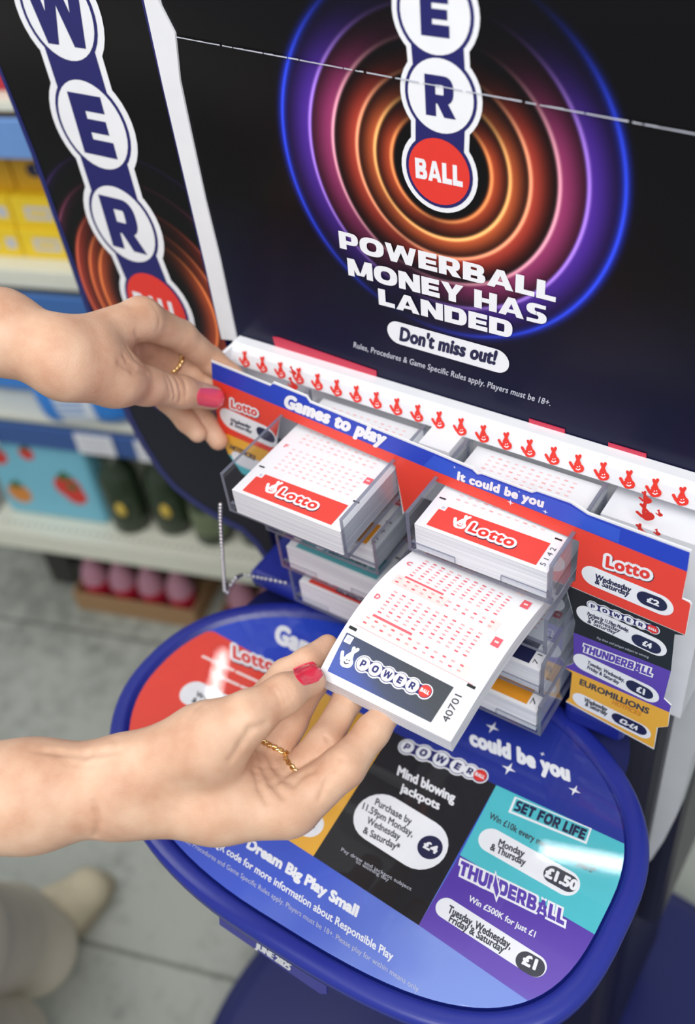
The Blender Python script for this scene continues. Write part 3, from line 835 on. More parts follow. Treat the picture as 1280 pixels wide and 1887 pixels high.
# ================================================================== THE PRINTED CARD held at its left end
card = empty('price_card', (.118, .062, -.19), 'blue, red and yellow card with stepped edges standing across the ticket trays', 'card sign')
outl = [(388.5, 664), (499, 709), (503.5, 703.5), (565, 729), (572, 739.5), (800, 832), (871, 862), (879, 871), (888, 870.5), (980, 905), (989, 902.5), (1052, 924), (1084, 945), (1273.5, 1014.5),
        (1266, 1056), (1257, 1103), (1271, 1109), (1274, 1114), (1263, 1170), (1243, 1169), (1222, 1287), (1236, 1300), (1230, 1339), (1211, 1341), (1204, 1381),
        (1042, 1293), (1049, 1285), (1054, 1238), (1040, 1229), (1058, 1222), (1060, 1147), (1043, 1090), (1062, 1076), (1068, 996),
        (800, 884), (748, 940), (742, 948), (728, 856), (516, 764), (500, 900), (446, 872), (425, 812)]
pts = [CARD.px(o) for o in outl]
w_ = MB(); W_ = lambda q, d: CARD.o + CARD.u * q[0] + CARD.v * q[1] + CARD.n * d
w_.prism([W_(q, -.0009) for q in pts], [W_(q, 0) for q in pts], CARD_EDGE)
w_.build('card_sheet', card)
p = Print(CARD); K = p.ppx
K([(390, 667.5), (498, 711), (503, 706.5), (564, 731.5), (571, 742), (800, 835), (870, 865), (879, 874), (888, 873.5), (980, 908), (989, 905.5), (1051, 927), (1083, 948), (1271, 1017.5), (1266, 1053), (1085, 980), (800, 867), (391.5, 697.5)], INK_BLUE, 0)
K([(800, 838), (870, 868), (879, 876), (888, 876), (980, 911), (989, 908), (1050, 930), (1083, 951), (1144, 975), (1140, 1000), (1085, 979), (780, 858)], INK_BLUE2, 1)
K([(391.5, 697.5), (800, 867), (1085, 980), (1266, 1053), (1256, 1103), (1270, 1110), (1272, 1114), (1262, 1169), (1043, 1076), (1060, 1070), (1067, 997), (800, 885), (748, 941), (744, 944), (728, 857), (517, 766), (503, 835), (404, 793)], INK_RED, 0)
K([(404, 793), (503, 835), (500, 872), (421, 836)], INK_YELLOW, 0)
K([(421, 836), (500, 872), (499, 898), (446, 872)], INK_TEAL, 0)
K([(1043, 1079), (1243, 1168), (1236, 1236), (1057, 1165), (1060, 1147)], INK_BLACK, 0)
K([(1043, 1077), (1262, 1170), (1243, 1168), (1043, 1082)], INK_BLACK, 1)
K([(1057, 1165), (1236, 1236), (1223, 1287), (1236, 1300), (1233, 1312), (1040, 1229), (1057, 1222)], INK_PURPLE, 0)
K([(1040, 1229), (1233, 1312), (1230, 1338), (1210, 1340), (1204, 1378), (1043, 1291), (1050, 1284), (1054, 1239)], INK_YELLOW, 0)
p.build('coloured_print', card)
p = Print(CARD)
p.tpx('Games to play', (523, 748), (706, 820), (529, 726), INK_WHITE, 2, bold=.1, space=1.1)
p.build('left_slogan', card)
p = Print(CARD)
p.tpx('It could be you', (843, 883), (1000, 934), (845, 868), INK_WHITE, 2, bold=.09, space=1.1)
for q_, r_ in (((838, 860), .0012), ((941, 925), .0026), ((1005, 942), .002), ((957, 905), .0009)):
    sparkle(p, p.P(q_), r_, INK_WHITE, 2)
p.build('right_slogan', card)
p = Print(CARD)
lotto_logo(p, (427, 750), (474, 766), (427, 735), 2)
pill(p, ((424, 772), (492, 803), (431, 761)), INK_WHITE, 1)
p.tpx('Wednesday', (424, 775), (462, 789), (426, 769), INK_DNAVY, 2, bold=.06)
p.tpx('& Saturday', (424, 782), (464, 798), (426, 776), INK_DNAVY, 2, bold=.06)
pill(p, ((484, 798), (496, 803), (488, 791)), INK_DNAVY, 2)
p.tpx('HOTPICKS', (424, 826), (470, 848), (426, 818), INK_DNAVY, 2, bold=.06)
pill(p, ((440, 845), (490, 866), (445, 838)), INK_WHITE, 1)
p.build('left_prices', card)
p = Print(CARD)
lotto_logo(p, (1117, 1043), (1196, 1066), (1119, 1023), 2)
pill(p, ((1095, 1062), (1216, 1113), (1103, 1048)), INK_WHITE, 1)
p.tpx('Wednesday', (1096, 1065), (1162, 1090), (1098, 1056), INK_DNAVY, 2, bold=.06)
p.tpx('& Saturday', (1096, 1074), (1158, 1098), (1098, 1065), INK_DNAVY, 2, bold=.06)
pill(p, ((1190, 1102), (1213, 1111), (1195, 1092)), INK_DNAVY, 3)
p.tpx('£2', (1192, 1107), (1214, 1116), (1194, 1098), INK_WHITE, 4, bold=.08)
p.build('red_prices', card)
p = Print(CARD)
ball_chain_logo(p, [p.P((1093 + 22 * i, 1116 + 8.4 * i)) for i in range(6)], 'POWER', .0034, (0, 1), 1, outline=.3)
pill(p, ((1083, 1133), (1206, 1190), (1090, 1121)), INK_WHITE, 1)
for i, (t_, w2) in enumerate((('Purchase by 11.59pm Monday,', 76), ('Wednesday', 60), ('& Saturday', 52))):
    p.tpx(t_, (1082, 1132 + 7 * i), (1082 + w2, 1132 + 7 * i + w2 * .42), (1084, 1126 + 7 * i), INK_DNAVY, 2, bold=.04)
pill(p, ((1179, 1180), (1203, 1191), (1183, 1171)), INK_DNAVY, 3)
p.tpx('£4', (1184, 1187), (1200, 1194), (1186, 1178), INK_WHITE, 4, bold=.08)
p.tpx('Pay draw and jackpot subject to winning', (1100, 1176), (1195, 1212), (1101, 1172), INK_GREY, 2)
p.build('black_prices', card)
p = Print(CARD)
p.tpx('THUNDERBALL', (1074, 1199), (1200, 1245), (1077, 1186), INK_WHITE, 2, bold=.14, heavy=True)
p.tpx('THUNDERBALL', (1074, 1199), (1200, 1245), (1077, 1186), INK_PURPLE, 3, heavy=True)
pill(p, ((1077, 1221), (1192, 1276), (1084, 1210)), INK_WHITE, 1)
p.tpx('Tuesday, Wednesday,', (1082, 1222), (1150, 1256), (1084, 1216), INK_DNAVY, 2, bold=.04)
p.tpx('Friday & Saturday', (1082, 1231), (1140, 1260), (1084, 1225), INK_DNAVY, 2, bold=.04)
pill(p, ((1168, 1264), (1189, 1275), (1172, 1256)), INK_DNAVY, 3)
p.tpx('£1', (1173, 1272), (1187, 1279), (1175, 1262), INK_WHITE, 4, bold=.08)
p.build('purple_prices', card)
p = Print(CARD)
p.tpx('EUROMILLIONS', (1068, 1260), (1194, 1315), (1070, 1250), INK_TEXTGREY, 2, bold=.05)
p.tpx('HOTPICKS', (1128, 1296), (1180, 1319), (1130, 1289), INK_ORANGE, 2, bold=.06)
pill(p, ((1073, 1291), (1180, 1345), (1079, 1282)), INK_WHITE, 1)
p.tpx('Wednesday', (1076, 1291), (1118, 1310), (1078, 1284), INK_TEXTGREY, 2, bold=.05)
p.tpx('& Saturday', (1078, 1299), (1118, 1318), (1080, 1292), INK_TEXTGREY, 2, bold=.05)
pill(p, ((1141, 1324), (1178, 1342), (1145, 1317)), INK_DNAVY, 3)
p.tpx('£2-£4', (1142, 1329), (1174, 1345), (1144, 1321), INK_WHITE, 4, bold=.06)
p.build('yellow_prices', card)

# ================================================================== TRAYS AND TICKET PADS
def make_tray(x0, x1, yf, zr, h, label):
    t = empty('ticket_tray', ((x0 + x1) / 2, (yf + .11) / 2, zr - h), label, 'tray', 'clear acrylic ticket trays')
    th = .0026; yb = .1025
    def wall(xa, xb, name='side_wall'):
        m = MB()
        X = [(x, y, z) for z in (zr - h, zr) for y in (yf, yb) for x in (xa, xb)]
        m.add(X, [(0, 4, 6, 2), (1, 3, 7, 5)], ACRYLIC)
        m.add(X, [(0, 2, 3, 1), (4, 5, 7, 6), (0, 1, 5, 4), (2, 6, 7, 3)], ACRYLIC_EDGE)
        m.build(name, t)
    wall(x0, x0 + th); wall(x1 - th, x1)
    m = MB(); X = [(x, y, z) for z in (zr - h, zr - h + th) for y in (yf, yb) for x in (x0 + th, x1 - th)]
    m.add(X, [(0, 2, 3, 1), (4, 5, 7, 6)], ACRYLIC); m.add(X, [(0, 1, 5, 4), (2, 6, 7, 3)], ACRYLIC_EDGE)
    m.build('tray_floor', t)
    w = x1 - x0
    for xa, xb in ((x0 + th, x0 + w * .34), (x1 - w * .34, x1 - th)):
        m = MB(); X = [(x, y, z) for z in (zr - h + th, zr - h + .0085) for y in (yf, yf + th) for x in (xa, xb)]
        m.add(X, [(0, 1, 5, 4), (2, 6, 7, 3)], ACRYLIC); m.add(X, [(4, 5, 7, 6), (0, 4, 6, 2), (1, 3, 7, 5)], ACRYLIC_EDGE)
        m.build('front_lip', t)
    return t

def number_grid(P, W, s0, s1, rows_per_game, rose, pale, letters, x_l=.011, x_r=.0755, tick=(.0026, .0010), pitch=(.0058, .0042)):
    """rows of pink number boxes of a play slip; s runs away from the front"""
    y = s0; k = 0
    n = int((x_r - x_l) / pitch[0])
    while y < s1:
        row = k % (rows_per_game + 1)
        if row == rows_per_game:
            pass
        else:
            for i in range(n):
                x = x_l + i * pitch[0] + pitch[0] / 2
                P.rect((x, y), tick[0], tick[1], INK_SOFT if (i + k) % 4 else INK_PINK, 0)
        if row == rows_per_game - 1 and letters:
            ch = letters[(k // (rows_per_game + 1)) % len(letters)]
            P.text(ch, (.0055, y - .0008), (.0082, y - .0008), .0034, rose, 0, bold=.04)
            P.rect((W - .0095, y - .004), .0052, .006, rose, 0)
            P.rect((W - .0095, y - .004), .0028, .0012, pale, 1)
        y += pitch[1]; k += 1

def make_pad(x0, W, yf, zt, th, style, label, letters='FG', logo_w=None, code=None):
    o = empty('ticket_pad', (x0 + W / 2, (yf + .105) / 2, zt - th), label, 'ticket pad', 'play slip pads in the trays')
    m = MB(); a = (x0, yf, zt - th); b = (x0 + W, .108, zt)
    X = [(x, y, z) for z in (a[2], b[2]) for y in (a[1], b[1]) for x in (a[0], b[0])]
    m.add(X, [(4, 5, 7, 6)], PAPER); m.add(X, [(0, 2, 3, 1), (0, 1, 5, 4), (2, 6, 7, 3), (0, 4, 6, 2), (1, 3, 7, 5)], STACK)
    m.build('paper_stack', o)
    S = Surf((x0, yf, zt), (1, 0, 0), (0, 1, 0))
    col, kind = style
    p = Print(S)
    lx0, lx1, ly0, ly1 = .007, W - .0085, .0025, .0225
    p.rect(((lx0 + lx1) / 2, (ly0 + ly1) / 2), lx1 - lx0, ly1 - ly0, col, 0)
    p.rect((lx0 + .0022, ly1 - .0022), .0044, .0044, INK_WHITE, 1); p.rect((lx0 + .0022, ly1 - .0022), .0024, .0024, INK_GREY, 2)
    cx = (lx0 + lx1) / 2; cy = (ly0 + ly1) / 2
    hand_emblem(p, (cx - .0185, cy + .0012), .0125, (1, 0), INK_WHITE, 1, dot=col)
    if kind == 'lotto':
        lotto_logo(p, (cx - .0115, cy - .0035), (cx + .018, cy - .0035), (cx - .0115, cy + .0042), 1, px=False)
    elif kind == 'life':
        p.rect((cx + .006, cy), .036, .0105, INK_WHITE, 1); p.rect((cx + .006, cy), .0345, .0092, col, 2)
        p.text('SET FOR LIFE', (cx - .0102, cy - .003), (cx + .0222, cy - .003), .006, INK_DNAVY, 3, bold=.07)
    elif kind == 'hotpicks':
        lotto_logo(p, (cx - .0115, cy + .0005), (cx + .016, cy + .0005), (cx - .0115, cy + .007), 1, px=False)
        p.rect((cx + .004, cy - .005), .03, .006, INK_DNAVY, 1)
        p.text('HOTPICKS', (cx - .0095, cy - .0068), (cx + .0175, cy - .0068), .0038, INK_WHITE, 2, bold=.05)
    elif kind:
        p.text(kind, (cx - .0105, cy - .003), (cx + .026, cy - .003), .006, INK_WHITE, 1, bold=.08)
    p.build('game_label', o)
    p = Print(S)
    for x_ in (.0045, W - .0058): p.rect((x_, ly1 + .0052), .0046, .0013, INK_BLACK, 0, (1, -.0))
    if code:
        p.text(code, (W - .0035, .004), (W - .0035, .02), .0034, INK_TEXTGREY, 0)
    number_grid(p, W, .031, .104 - yf, 6, INK_ROSE, INK_PALE, letters)
    p.build('number_grid', o)
    return o

LX, RX = (0.0, .098), (.1285, .2275)
trays_l = [(0.0, 0.0), (.030, -.045), (.038, -.092), (.044, -.137)]
trays_r = [(.024, 0.0), (.0205, -.044), (.0185, -.086), (.0165, -.128)]
place = ('topmost', 'second', 'third', 'lowest')
for (yf, zr), w_ in zip(trays_l, ('holding the red-labelled play slips beside the bead chain', 'set back just under the topmost left tray', 'holding the teal-labelled play slips', 'holding red-labelled slips just above the counter')):
    make_tray(LX[0], LX[1], yf, zr, .0345, 'clear acrylic tray of the left column, ' + w_)
for (yf, zr), w_ in zip(trays_r, ('topmost, holding red-labelled play slips', 'from which the long pad is pulled out', 'holding the purple-labelled play slips', 'holding orange-labelled slips just above the counter')):
    make_tray(RX[0], RX[1], yf, zr, .0335, 'clear acrylic tray of the right column, ' + w_)
make_pad(.0085, .0868, -.001, -.0105, .021, (INK_LABEL_RED, 'lotto'), 'red-labelled pad of pink number slips in the topmost left tray', 'FG')
make_pad(.0085, .0868, .032, -.058, .018, (INK_ORANGE, ''), 'orange-striped slip pad mostly hidden below the topmost left pad', 'AB', code='47 4')
make_pad(.0085, .0868, .0385, -.1005, .023, (INK_TEALD, 'life'), 'teal-labelled slip pad in the third tray of the left column', 'AB')
make_pad(.0085, .0868, .0445, -.1455, .023, (INK_LABEL_RED, 'hotpicks'), 'red-labelled slip pad in the lowest left tray above the counter', 'AB')
make_pad(.1340, .0895, .025, -.0085, .0222, (INK_LABEL_RED, 'lotto'), 'red-labelled pad of pink number slips in the topmost right tray', 'FG', code='5 1 4 2')
make_pad(.1340, .0895, .0195, -.0955, .0215, (INK_DNAVY, ''), 'dark purple-labelled slip pad in the third tray of the right column', 'AB', code='7 1 4')
make_pad(.1340, .0895, .0175, -.1375, .0215, (INK_ORANGE, ''), 'orange-labelled slip pad in the lowest right tray', 'AB', code='7 4')

# the pad being pulled out: a long, slightly arched stack
HW = .0905
_hy = [-.081, -.07, -.045, -.015, .024, .06, .11]
_hl = [-.0505, -.0465, -.034, -.030, -.0365, -.0475, -.0545]
_hr = [-.0525, -.050, -.044, -.040, -.0405, -.0478, -.0545]
_cl = np.polyfit(_hy, _hl, 4); _cr = np.polyfit(_hy, _hr, 4)
def held(a, s_, dz=0.0):
    y = -.081 + s_; t = a / HW
    z = np.polyval(_cl, y) * (1 - t) + np.polyval(_cr, y) * t
    return np.array([np.interp(y, [-.081, .024, .11], [.1245, .1295, .1315]) + a, y, z + dz])
pad = empty('ticket_pad', (.17, -.02, -.06), 'long blue-labelled ticket pad pulled out of a right tray by the lower hand', 'ticket pad')
NA, NS = 14, 40; S0_, S1_ = .003, .18; HT = .0115
m = MB(); top = [[held(HW * i / NA, S0_ + (S1_ - S0_) * j / NS) for i in range(NA + 1)] for j in range(NS + 1)]
bot = [[q_ - np.array([0, 0, HT]) + np.array([0, .0012, 0]) for q_ in r_] for r_ in top]
F = [(j * (NA + 1) + i, j * (NA + 1) + i + 1, (j + 1) * (NA + 1) + i + 1, (j + 1) * (NA + 1) + i) for j in range(NS) for i in range(NA)]
fl_ = [q_ for r_ in top for q_ in r_]; fb_ = [q_ for r_ in bot for q_ in r_]
m.add(fl_, F, PAPER, True); m.add(fb_, [f[::-1] for f in F], STACK, True)
per = [(0, i) for i in range(NA + 1)] + [(j, NA) for j in range(1, NS + 1)] + [(NS, i) for i in range(NA - 1, -1, -1)] + [(j, 0) for j in range(NS - 1, 0, -1)]
n_ = len(per)
m.add([bot[j][i] for j, i in per] + [top[j][i] for j, i in per], [(k, (k + 1) % n_, n_ + (k + 1) % n_, n_ + k) for k in range(n_)], STACK)
m.build('paper_stack', pad)
HS = Surf((0, 0, 0), (1, 0, 0), (0, 1, 0))
hm = lambda q, L: held(q[0], q[1], .0003 + L * .00012)
p = Print(HS, hm)
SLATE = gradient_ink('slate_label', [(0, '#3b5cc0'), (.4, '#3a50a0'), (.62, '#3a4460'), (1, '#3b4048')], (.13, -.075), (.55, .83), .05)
for i in range(8):      # label in short strips so that it follows the arch
    y0, y1 = .0075 + .0235 * i / 8, .0075 + .0235 * (i + 1) / 8
    u0, u1 = .0048 - .0015 * i / 8, .0048 - .0015 * (i + 1) / 8
    for x0_, x1_ in [(k / 6, (k + 1) / 6) for k in range(6)]:
        r0_, r1_ = .0752 + .0008 * i / 8, .0752 + .0008 * (i + 1) / 8
        xa0, xb0 = u0 + (r0_ - u0) * x0_, u0 + (r0_ - u0) * x1_
        xa1, xb1 = u1 + (r1_ - u1) * x0_, u1 + (r1_ - u1) * x1_
        p.poly([(xa0, y0), (xb0, y0), (xb1, y1), (xa1, y1)], SLATE, 0)
p.rect((.0068, .0278), .0046, .0046, INK_WHITE, 1); p.rect((.0068, .0278), .0026, .0026, INK_GREY, 2)
p.build('game_label', pad)
p = Print(HS, hm)
hand_emblem(p, (.0125, .0185), .0125, (1, .02), INK_WHITE, 1, dot=INK_CHARCOAL)
ball_chain_logo(p, [(.0225 + .0081 * i, .0193 + .0004 * i) for i in range(6)], 'POWER', [.0040] * 5 + [.0036], (.0, 1), 1, outline=.28)
p.build('emblem', pad)
p = Print(HS, hm)
p.rect((.0052, .0347), .0052, .0019, INK_BLACK, 0); p.rect((.0842, .0362), .0052, .0019, INK_BLACK, 0)
p.text('40701', (.0838, .0115), (.0828, .0285), .0042, INK_TEXTGREY, 0, bold=.02)
p.build('slip_code', pad)
p = Print(HS, hm)
p.rect((.045, .0375), .079, .0004, INK_PINK, 0)
for g, sb in enumerate((.0395, .0745, .1095)):
    # bonus rows with a pale band, then the main numbers
    p.rect((.0245, sb + .0035), .036, .0085, INK_PALE, 0); p.rect((.0245 + .0, sb + .0082), .027, .0016, INK_ROSE, 1)
    p.rect((.075, sb + .0035), .006, .0075, INK_PALE, 0)
    for k in range(2):
        for i in range(12):
            p.rect((.0095 + .0058 * i, sb + .0015 + .0036 * k), .0022, .0011, INK_PINK if (i + k) % 2 else INK_ROSE, 2)
    for k in range(7):
        for i in range(11):
            p.rect((.0135 + .0058 * i, sb + .0115 + .0029 * k), .0024, .0010, INK_ROSE if (k + i * 2) % 5 in (0, 3) else INK_PINK, 2)
    p.text('DCB'[g], (.0048, sb + .0185), (.0078, sb + .0185), .0036, INK_ROSE, 2, bold=.05)
    p.rect((.0825, sb + .0285), .0052, .0068, INK_ROSE, 1); p.rect((.0825, sb + .0285), .0026, .0014, INK_PALE, 2)
p.build('number_grid', pad)

# bead chain
ch = MB()
path = [hit(q_, (0, .014 + .003 * i, 0), (0, 1, 0)) for i, q_ in enumerate(((406, 930), (406, 960), (408, 1000), (411, 1045), (414, 1088), (419, 1092), (425, 1078), (434, 1065)))] + [hit(q_, (0, .052, 0), (0, 1, 0)) for q_ in ((445, 1060), (460, 1061), (490, 1067), (526, 1074))]
L = 0; pp_ = [path[0]]
for a_, b2 in zip(path[:-1], path[1:]):
    d_ = np.linalg.norm(b2 - a_); k = max(1, int(d_ / .0046))
    pp_ += [a_ + (b2 - a_) * (i + 1) / k for i in range(k)]
for q_ in pp_: ch.ball(q_, .0017, CHROME, 8, 6)
ch.tube(pp_, .0003, CHROME, 5)
tag(ch.build('bead_chain'), 'silver bead chain hanging from the topmost left ticket tray', 'chain')

# ================================================================== PEOPLE: smooth bodies from blended rounded limbs
class Body:
    def __init__(s, vox):
        s.vox = vox; s.pr = []
    def cone(s, a, b, ra, rb, k=.006, grp=0):
        s.pr.append(('c', np.array(a, float), np.array(b, float), ra, rb, k, grp)); return s
    def chain(s, pts, radii, k=.004, grp=0):
        for a, b, ra, rb in zip(pts[:-1], pts[1:], radii[:-1], radii[1:]): s.cone(a, b, ra, rb, k, grp)
        return s
    def bounds(s):
        lo = np.min([np.minimum(p[1] - p[3], p[2] - p[4]) for p in s.pr], 0) - 4 * s.vox
        hi = np.max([np.maximum(p[1] + p[3], p[2] + p[4]) for p in s.pr], 0) + 4 * s.vox
        return lo, hi
    @staticmethod
    def _rc(P, a, b, r1, r2):
        ba = b - a; l2 = float(ba @ ba)
        if l2 < 1e-12: return np.sqrt(((P - a) ** 2).sum(-1)) - r1
        pa = P - a
        t = np.clip((pa @ ba) / l2, 0, 1)
        d = pa - t[..., None] * ba
        # radius along the axis, corrected for the slope of the cone
        rr = r1 + (r2 - r1) * t
        return np.sqrt((d ** 2).sum(-1)) - rr
    def field(s, clip=None):
        lo, hi = s.bounds()
        if clip is not None: lo = np.maximum(lo, clip[0]); hi = np.minimum(hi, clip[1])
        n = np.ceil((hi - lo) / s.vox).astype(int) + 1
        s.lo = lo; s.n = n
        groups = sorted(set(p[6] for p in s.pr))
        total = np.full(n, .05, np.float32)
        kk = {0: 0}
        fields = {}
        for g in groups:
            F = np.full(n, .05, np.float32)
            for (ty, a, b, ra, rb, k, gg) in s.pr:
                if gg != g: continue
                pad = k + 3 * s.vox
                l = np.minimum(a - ra, b - rb) - pad; h = np.maximum(a + ra, b + rb) + pad
                i0 = np.clip(((l - lo) / s.vox).astype(int), 0, n); i1 = np.clip(((h - lo) / s.vox).astype(int) + 2, 0, n)
                if (i1 <= i0).any(): continue
                X = [lo[q] + s.vox * np.arange(i0[q], i1[q]) for q in range(3)]
                P = np.stack(np.meshgrid(*X, indexing='ij'), -1).astype(np.float32)
                d = s._rc(P, a.astype(np.float32), b.astype(np.float32), ra, rb).astype(np.float32)
                sl = tuple(slice(i0[q], i1[q]) for q in range(3))
                o = F[sl]
                h_ = np.clip(.5 + .5 * (o - d) / k, 0, 1)
                F[sl] = o * (1 - h_) + d * h_ - k * h_ * (1 - h_)
            fields[g] = F
        # every group is blended into the main body; groups among themselves only touch
        base = fields[groups[0]]
        out = base.copy()
        for g in groups[1:]:
            k = s.gk.get(g, .006); d = fields[g]
            h_ = np.clip(.5 + .5 * (base - d) / k, 0, 1)
            out = np.minimum(out, base * (1 - h_) + d * h_ - k * h_ * (1 - h_))
        s.F = out
        return s
    gk = {}
    def val(s, P):
        q = (np.asarray(P) - s.lo) / s.vox
        q = np.clip(q, 0, s.n - 1.001); i = q.astype(int); f = q - i
        r = 0
        for dx in (0, 1):
            for dy in (0, 1):
                for dz in (0, 1):
                    r = r + s.F[i[..., 0] + dx, i[..., 1] + dy, i[..., 2] + dz] * np.where(dx, f[..., 0], 1 - f[..., 0]) * np.where(dy, f[..., 1], 1 - f[..., 1]) * np.where(dz, f[..., 2], 1 - f[..., 2])
        return r
    def grad(s, P):
        e = s.vox; P = np.asarray(P)
        g = np.stack([s.val(P + np.eye(3)[i] * e) - s.val(P - np.eye(3)[i] * e) for i in range(3)], -1)
        return g / np.maximum(np.linalg.norm(g, axis=-1, keepdims=True), 1e-9)
    def march(s, o, d, t0=.3, t1=1.2):
        t = t0; d = d / np.linalg.norm(d)
        while t < t1:
            p = o + d * t
            if (p > s.lo).all() and (p < s.lo + s.vox * (s.n - 1)).all():
                v = float(s.val(p))
                if v < .0002: return p
                t += max(v * .7, .0003)
            else: t += .002
        return None
    def crease(s, pts, r, depth, soft=.0016):
        """shallow skin fold along points on the surface"""
        for a, b in zip(pts[:-1], pts[1:]):
            pad = .008
            l = np.minimum(a, b) - pad; h = np.maximum(a, b) + pad
            i0 = np.clip(((l - s.lo) / s.vox).astype(int), 0, s.n); i1 = np.clip(((h - s.lo) / s.vox).astype(int) + 1, 0, s.n)
            if (i1 <= i0).any(): continue
            X = [s.lo[q] + s.vox * np.arange(i0[q], i1[q]) for q in range(3)]
            P = np.stack(np.meshgrid(*X, indexing='ij'), -1)
            d = s._rc(P, a, b, 0, 0)
            sl = tuple(slice(i0[q], i1[q]) for q in range(3))
            s.F[sl] += (depth * np.exp(-(d / r) ** 2)).astype(np.float32)
    def mesh(s, name, m, parent, smooth=2):
        F = s.F; n = F.shape
        ins = F < 0
        c = [ins[x:n[0] - 1 + x, y:n[1] - 1 + y, z:n[2] - 1 + z] for x in (0, 1) for y in (0, 1) for z in (0, 1)]
        sm_ = sum(q.astype(np.int8) for q in c)
        act = (sm_ > 0) & (sm_ < 8)
        idx = -np.ones(act.shape, np.int64); ai = np.argwhere(act); idx[act] = np.arange(len(ai))
        acc = np.zeros((len(ai), 3)); cnt = np.zeros(len(ai))
        co = [(x, y, z) for x in (0, 1) for y in (0, 1) for z in (0, 1)]
        for i in range(8):
            for j in range(i + 1, 8):
                if sum(abs(co[i][q] - co[j][q]) for q in range(3)) != 1: continue
                A = F[tuple((ai + co[i]).T)]; B = F[tuple((ai + co[j]).T)]
                k = (A < 0) != (B < 0)
                t = np.where(k, A / np.where(k, A - B, 1), 0)
                p = ai + np.array(co[i]) + t[:, None] * (np.array(co[j]) - np.array(co[i]))
                acc[k] += p[k]; cnt[k] += 1
        V = s.lo + s.vox * acc / cnt[:, None]
        faces = []
        for ax in range(3):
            sh = [0, 0, 0]; sh[ax] = 1
            A = ins[tuple(slice(0, n[q] - sh[q]) for q in range(3))]; B = ins[tuple(slice(sh[q], n[q]) for q in range(3))]
            for flip, E_ in ((False, A & ~B), (True, ~A & B)):
                e = np.argwhere(E_)
                o1, o2 = [q for q in range(3) if q != ax]
                ok = (e[:, o1] > 0) & (e[:, o2] > 0) & (e[:, o1] < n[o1] - 1) & (e[:, o2] < n[o2] - 1)
                e = e[ok]
                d1 = np.zeros(3, int); d1[o1] = 1; d2 = np.zeros(3, int); d2[o2] = 1
                q0 = idx[tuple(e.T)]; q1 = idx[tuple((e - d1).T)]; q2 = idx[tuple((e - d1 - d2).T)]; q3 = idx[tuple((e - d2).T)]
                f = np.stack([q0, q1, q2, q3], 1)
                if (ax == 1) ^ flip: f = f[:, ::-1]
                faces.append(f)
        Fc = np.concatenate(faces); Fc = Fc[(Fc >= 0).all(1)]
        # keep the largest connected shell only
        for _ in range(smooth):
            ac = np.zeros_like(V); w = np.zeros(len(V))
            for i in range(4):
                a_ = Fc[:, i]; b_ = Fc[:, (i + 1) % 4]
                np.add.at(ac, a_, V[b_]); np.add.at(w, a_, 1); np.add.at(ac, b_, V[a_]); np.add.at(w, b_, 1)
            V = V * .5 + .5 * ac / np.maximum(w, 1)[:, None]
        me = bpy.data.meshes.new(name)
        me.vertices.add(len(V)); me.vertices.foreach_set('co', V.astype(np.float32).ravel())
        me.loops.add(len(Fc) * 4); me.loops.foreach_set('vertex_index', Fc.astype(np.int32).ravel())
        me.polygons.add(len(Fc)); me.polygons.foreach_set('loop_start', np.arange(0, len(Fc) * 4, 4, dtype=np.int32))
        me.polygons.foreach_set('use_smooth', np.ones(len(Fc), bool))
        me.update(calc_edges=True); me.validate()
        me.materials.append(m)
        o = bpy.data.objects.new(name, me); COL.objects.link(o); o.parent = parent
        o.matrix_parent_inverse = Matrix.Translation(-_wloc(parent))
        return o

def skin_material():
    m = bpy.data.materials.new('pale_skin'); m.use_nodes = True
    nt = m.node_tree; b = nt.nodes['Principled BSDF']
    b.inputs['Roughness'].default_value = .5; b.inputs['Specular IOR Level'].default_value = .35
    b.inputs['Subsurface Weight'].default_value = .2
    b.inputs['Subsurface Radius'].default_value = (1.0, .35, .2); b.inputs['Subsurface Scale'].default_value = .005
    tc = nt.nodes.new('ShaderNodeTexCoord')
    n1 = nt.nodes.new('ShaderNodeTexNoise'); n1.inputs['Scale'].default_value = 45; n1.inputs['Detail'].default_value = 4
    n2 = nt.nodes.new('ShaderNodeTexNoise'); n2.inputs['Scale'].default_value = 420; n2.inputs['Detail'].default_value = 3
    v = nt.nodes.new('ShaderNodeTexVoronoi'); v.inputs['Scale'].default_value = 900
    for q in (n1, n2, v): nt.links.new(tc.outputs['Object'], q.inputs['Vector'])
    r = nt.nodes.new('ShaderNodeValToRGB')
    r.color_ramp.elements[0].position = .3; r.color_ramp.elements[0].color = lin('#c99b80')
    r.color_ramp.elements[1].position = .7; r.color_ramp.elements[1].color = lin('#deb99e')
    nt.links.new(n1.outputs['Fac'], r.inputs[0]); nt.links.new(r.outputs[0], b.inputs['Base Color'])
    ad = nt.nodes.new('ShaderNodeMath'); ad.operation = 'ADD'
    nt.links.new(n2.outputs['Fac'], ad.inputs[0]); nt.links.new(v.outputs['Distance'], ad.inputs[1])
    bp = nt.nodes.new('ShaderNodeBump'); bp.inputs['Strength'].default_value = .18; bp.inputs['Distance'].default_value = .0006
    nt.links.new(ad.outputs[0], bp.inputs['Height']); nt.links.new(bp.outputs['Normal'], b.inputs['Normal'])
    return m
SKIN = skin_material()

